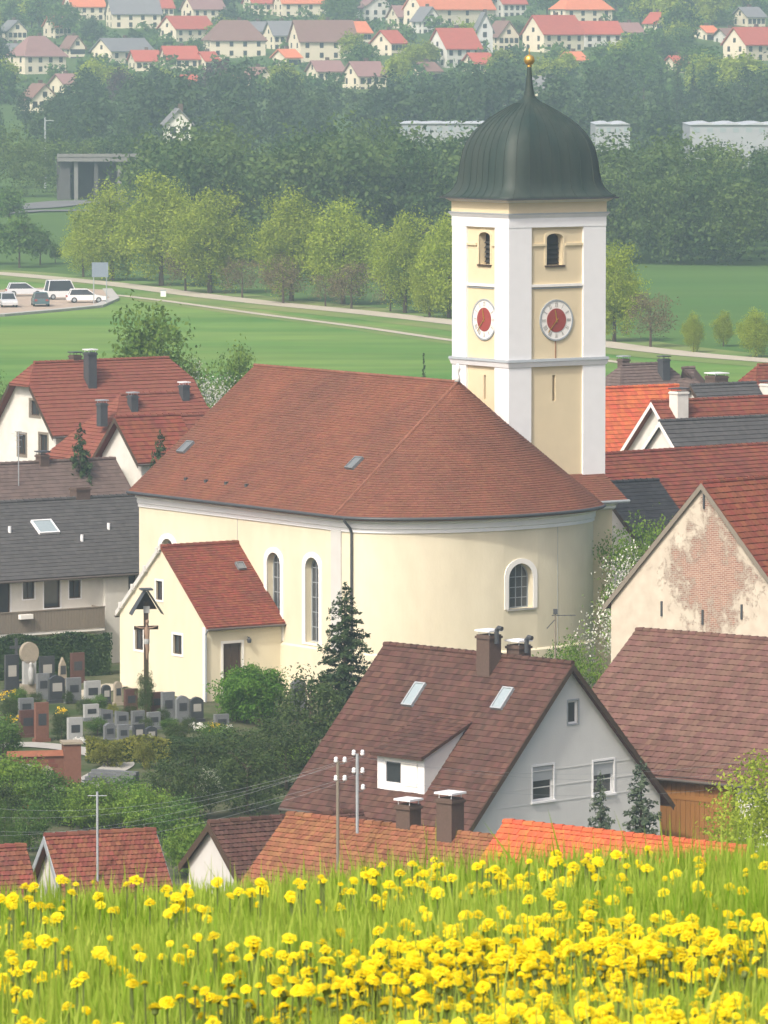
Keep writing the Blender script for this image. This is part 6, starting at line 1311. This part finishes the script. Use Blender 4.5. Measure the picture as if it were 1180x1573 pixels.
def head_mesh(seed, petals=30, r=.021, lo=False):
    rg = random.Random(seed); mb = MB(); R = [(r, .000, petals), (r*.80, .0045, int(petals*.8)), (r*.52, .0085, int(petals*.6)), (r*.25, .0105, 7)] if not lo else [(r, .000, 12), (r*.72, .006, 9), (r*.38, .0105, 6)]
    for rr, z, n in R:
        for k in range(n):
            a = 2*math.pi*(k+rg.random()*.6)/n; l = rr*rg.uniform(.88, 1.1); w_ = (.0042 if not lo else .0085)*(.7+.5*rr/r); c, s = math.cos(a), math.sin(a); b0 = rr*.25; dz = rg.uniform(-.0015, .0015)
            f = lambda q, t, zz: (q*c-t*s, q*s+t*c, zz)
            mb.face([f(b0, -w_*.3, z+.002), f(l*.8, -w_*.5, z+.0045+dz), f(l, 0, z+.002+dz), f(l*.8, w_*.5, z+.0045+dz), f(b0, w_*.3, z+.002)], rg.random())
    cup = MB(); cup.lathe([(.002, -.012), (.007, -.009), (.009, 0), (.011, .003)], n=7)
    return mb, cup
HM = [head_mesh(k) for k in range(4)]; heads = []
for mb, cup in HM:
    a = mb.build('flower_head', 'dandelion_yellow'); b = cup.build('calyx', 'dandelion_stem'); heads.append((a.data, b.data)); bpy.data.objects.remove(a); bpy.data.objects.remove(b)
stems = []
for k in range(3):
    mb = MB(); r_ = random.Random(k); dx, dy = r_.uniform(-.015, .015), r_.uniform(-.015, .015); mb.tube([(0, 0, -.03), (dx*.3, dy*.3, .35), (0, 0, .99)], [.003, .0027, .0022], 5, False); a = mb.build('stem', 'dandelion_stem'); stems.append(a.data); bpy.data.objects.remove(a)
# where the flowers stand: thick near the photographer, a green belt, a looser band at the crest
N_ = 62000; fx, fy = ground_pts(N_, -2.8, 2.8, 9.8, 17.6)
pxf = CX+F*fx/fy; pt = patch(fx, fy, 1.25, .4)
near = 1/(1+np.exp(-(13.55+.28*np.clip(fx, -1, 1)*1.6-fy)*4)); crest = np.exp(-((fy-15.95)/.7)**2)
dens = near*(.34+.36*pt+.10*np.clip(fx, -1, 1))+crest*(.085+.085*pt)+.008
keep = (np.abs(fx) < fy*(590/F)+.95) & (fy > 10.5) & (rng.uniform(size=N_) < np.clip(dens, 0, 1)*.62); fx, fy = fx[keep], fy[keep]; fz = T(fx, fy); fh = rng.uniform(.11, .20, len(fx))
vis = np.abs(fx) < fy*(590/F)+.03; order = np.argsort(np.where(vis & (fy > 11.7), fy, 99)); single = set(order[:300].tolist())
rr = random.Random(9); FV, FF, FT, SV, SF = [], [], [], [], []; foff = 0; soff = 0
lowm = [head_mesh(50+k, lo=True)[0] for k in range(4)]; lowa = [(np.array(m.v), [list(f) for f in m.f], m.t) for m in lowm]
for i in range(len(fx)):
    sc = rr.choice((.45, .62, .75, .85, .95))*rr.uniform(.9, 1.08); tilt = (rr.gauss(-.38, .25), rr.gauss(0, .27)); rz = rr.uniform(0, 6.28)
    if i in single:
        e = thing('dandelion', 'yellow dandelion in full bloom among the front of the meadow', 'dandelion', (fx[i], fy[i], fz[i]), 0, 'dandelions at the front of the meadow')
        s = bpy.data.objects.new('stem', rr.choice(stems)); COL.objects.link(s); s.parent = e; s.scale = (1, 1, fh[i])
        hm, cm = rr.choice(heads); h = bpy.data.objects.new('flower_head', hm); COL.objects.link(h); h.parent = e; h.location = (0, 0, fh[i]+.006); h.rotation_euler = (tilt[0]*-1, tilt[1], rz); h.scale = (sc, sc, sc*1.1)
        c = bpy.data.objects.new('calyx', cm); COL.objects.link(c); c.parent = h
    else:
        V, Fq, t = lowa[rr.randrange(4)]; Mx = np.array((Matrix.Rotation(tilt[1], 3, 'Y') @ Matrix.Rotation(-tilt[0], 3, 'X') @ Matrix.Rotation(rz, 3, 'Z'))); Q = (V*np.array([sc, sc, sc*1.1])) @ Mx.T+np.array([fx[i], fy[i], fz[i]+fh[i]]); FV.append(Q); FF.append(np.array(Fq)+foff); FT.append(t); foff += len(V)
        w_ = .0025; b = np.array([[fx[i]-w_, fy[i], fz[i]-.02], [fx[i]+w_, fy[i], fz[i]-.02], [fx[i]+w_, fy[i], fz[i]+fh[i]], [fx[i]-w_, fy[i], fz[i]+fh[i]]]); SV.append(b); SF.append(np.arange(4)+soff); soff += 4
me = raw_mesh('dandelion_heads', np.concatenate(FV), np.concatenate(FF), np.concatenate(FT)); e = thing('dandelion_drift', 'drift of many more yellow dandelions up to the meadow crest', 'dandelions', (0, 0, 0)); e['kind'] = 'stuff'
link('flower_heads', me, 'dandelion_yellow', e, 'stuff'); link('stems', raw_mesh('dandelion_stems', np.concatenate(SV), np.array(SF), np.full(len(SF), .5)), 'dandelion_stem', e, 'stuff')
# ------------------------------------------------------------------ haze
m = bpy.data.materials.new('haze'); m.use_nodes = True; n = m.node_tree; n.nodes.remove(n.nodes['Principled BSDF']); pv = n.nodes.new('ShaderNodeVolumePrincipled'); pv.inputs['Color'].default_value = (.64, .82, .95, 1); pv.inputs['Density'].default_value = .00036; pv.inputs['Anisotropy'].default_value = .2
n.links.new(pv.outputs[0], n.nodes['Material Output'].inputs['Volume']); M['haze'] = m
mb = MB(); mb.box(-4300, 4300, -120, 7300, -8, 130); o = mb.build('haze', 'haze'); tag(o, 'thin pale blue haze lying over the valley', 'haze', kind='stuff')
for o in bpy.data.objects:
    if 'zr' in o: del o['zr']
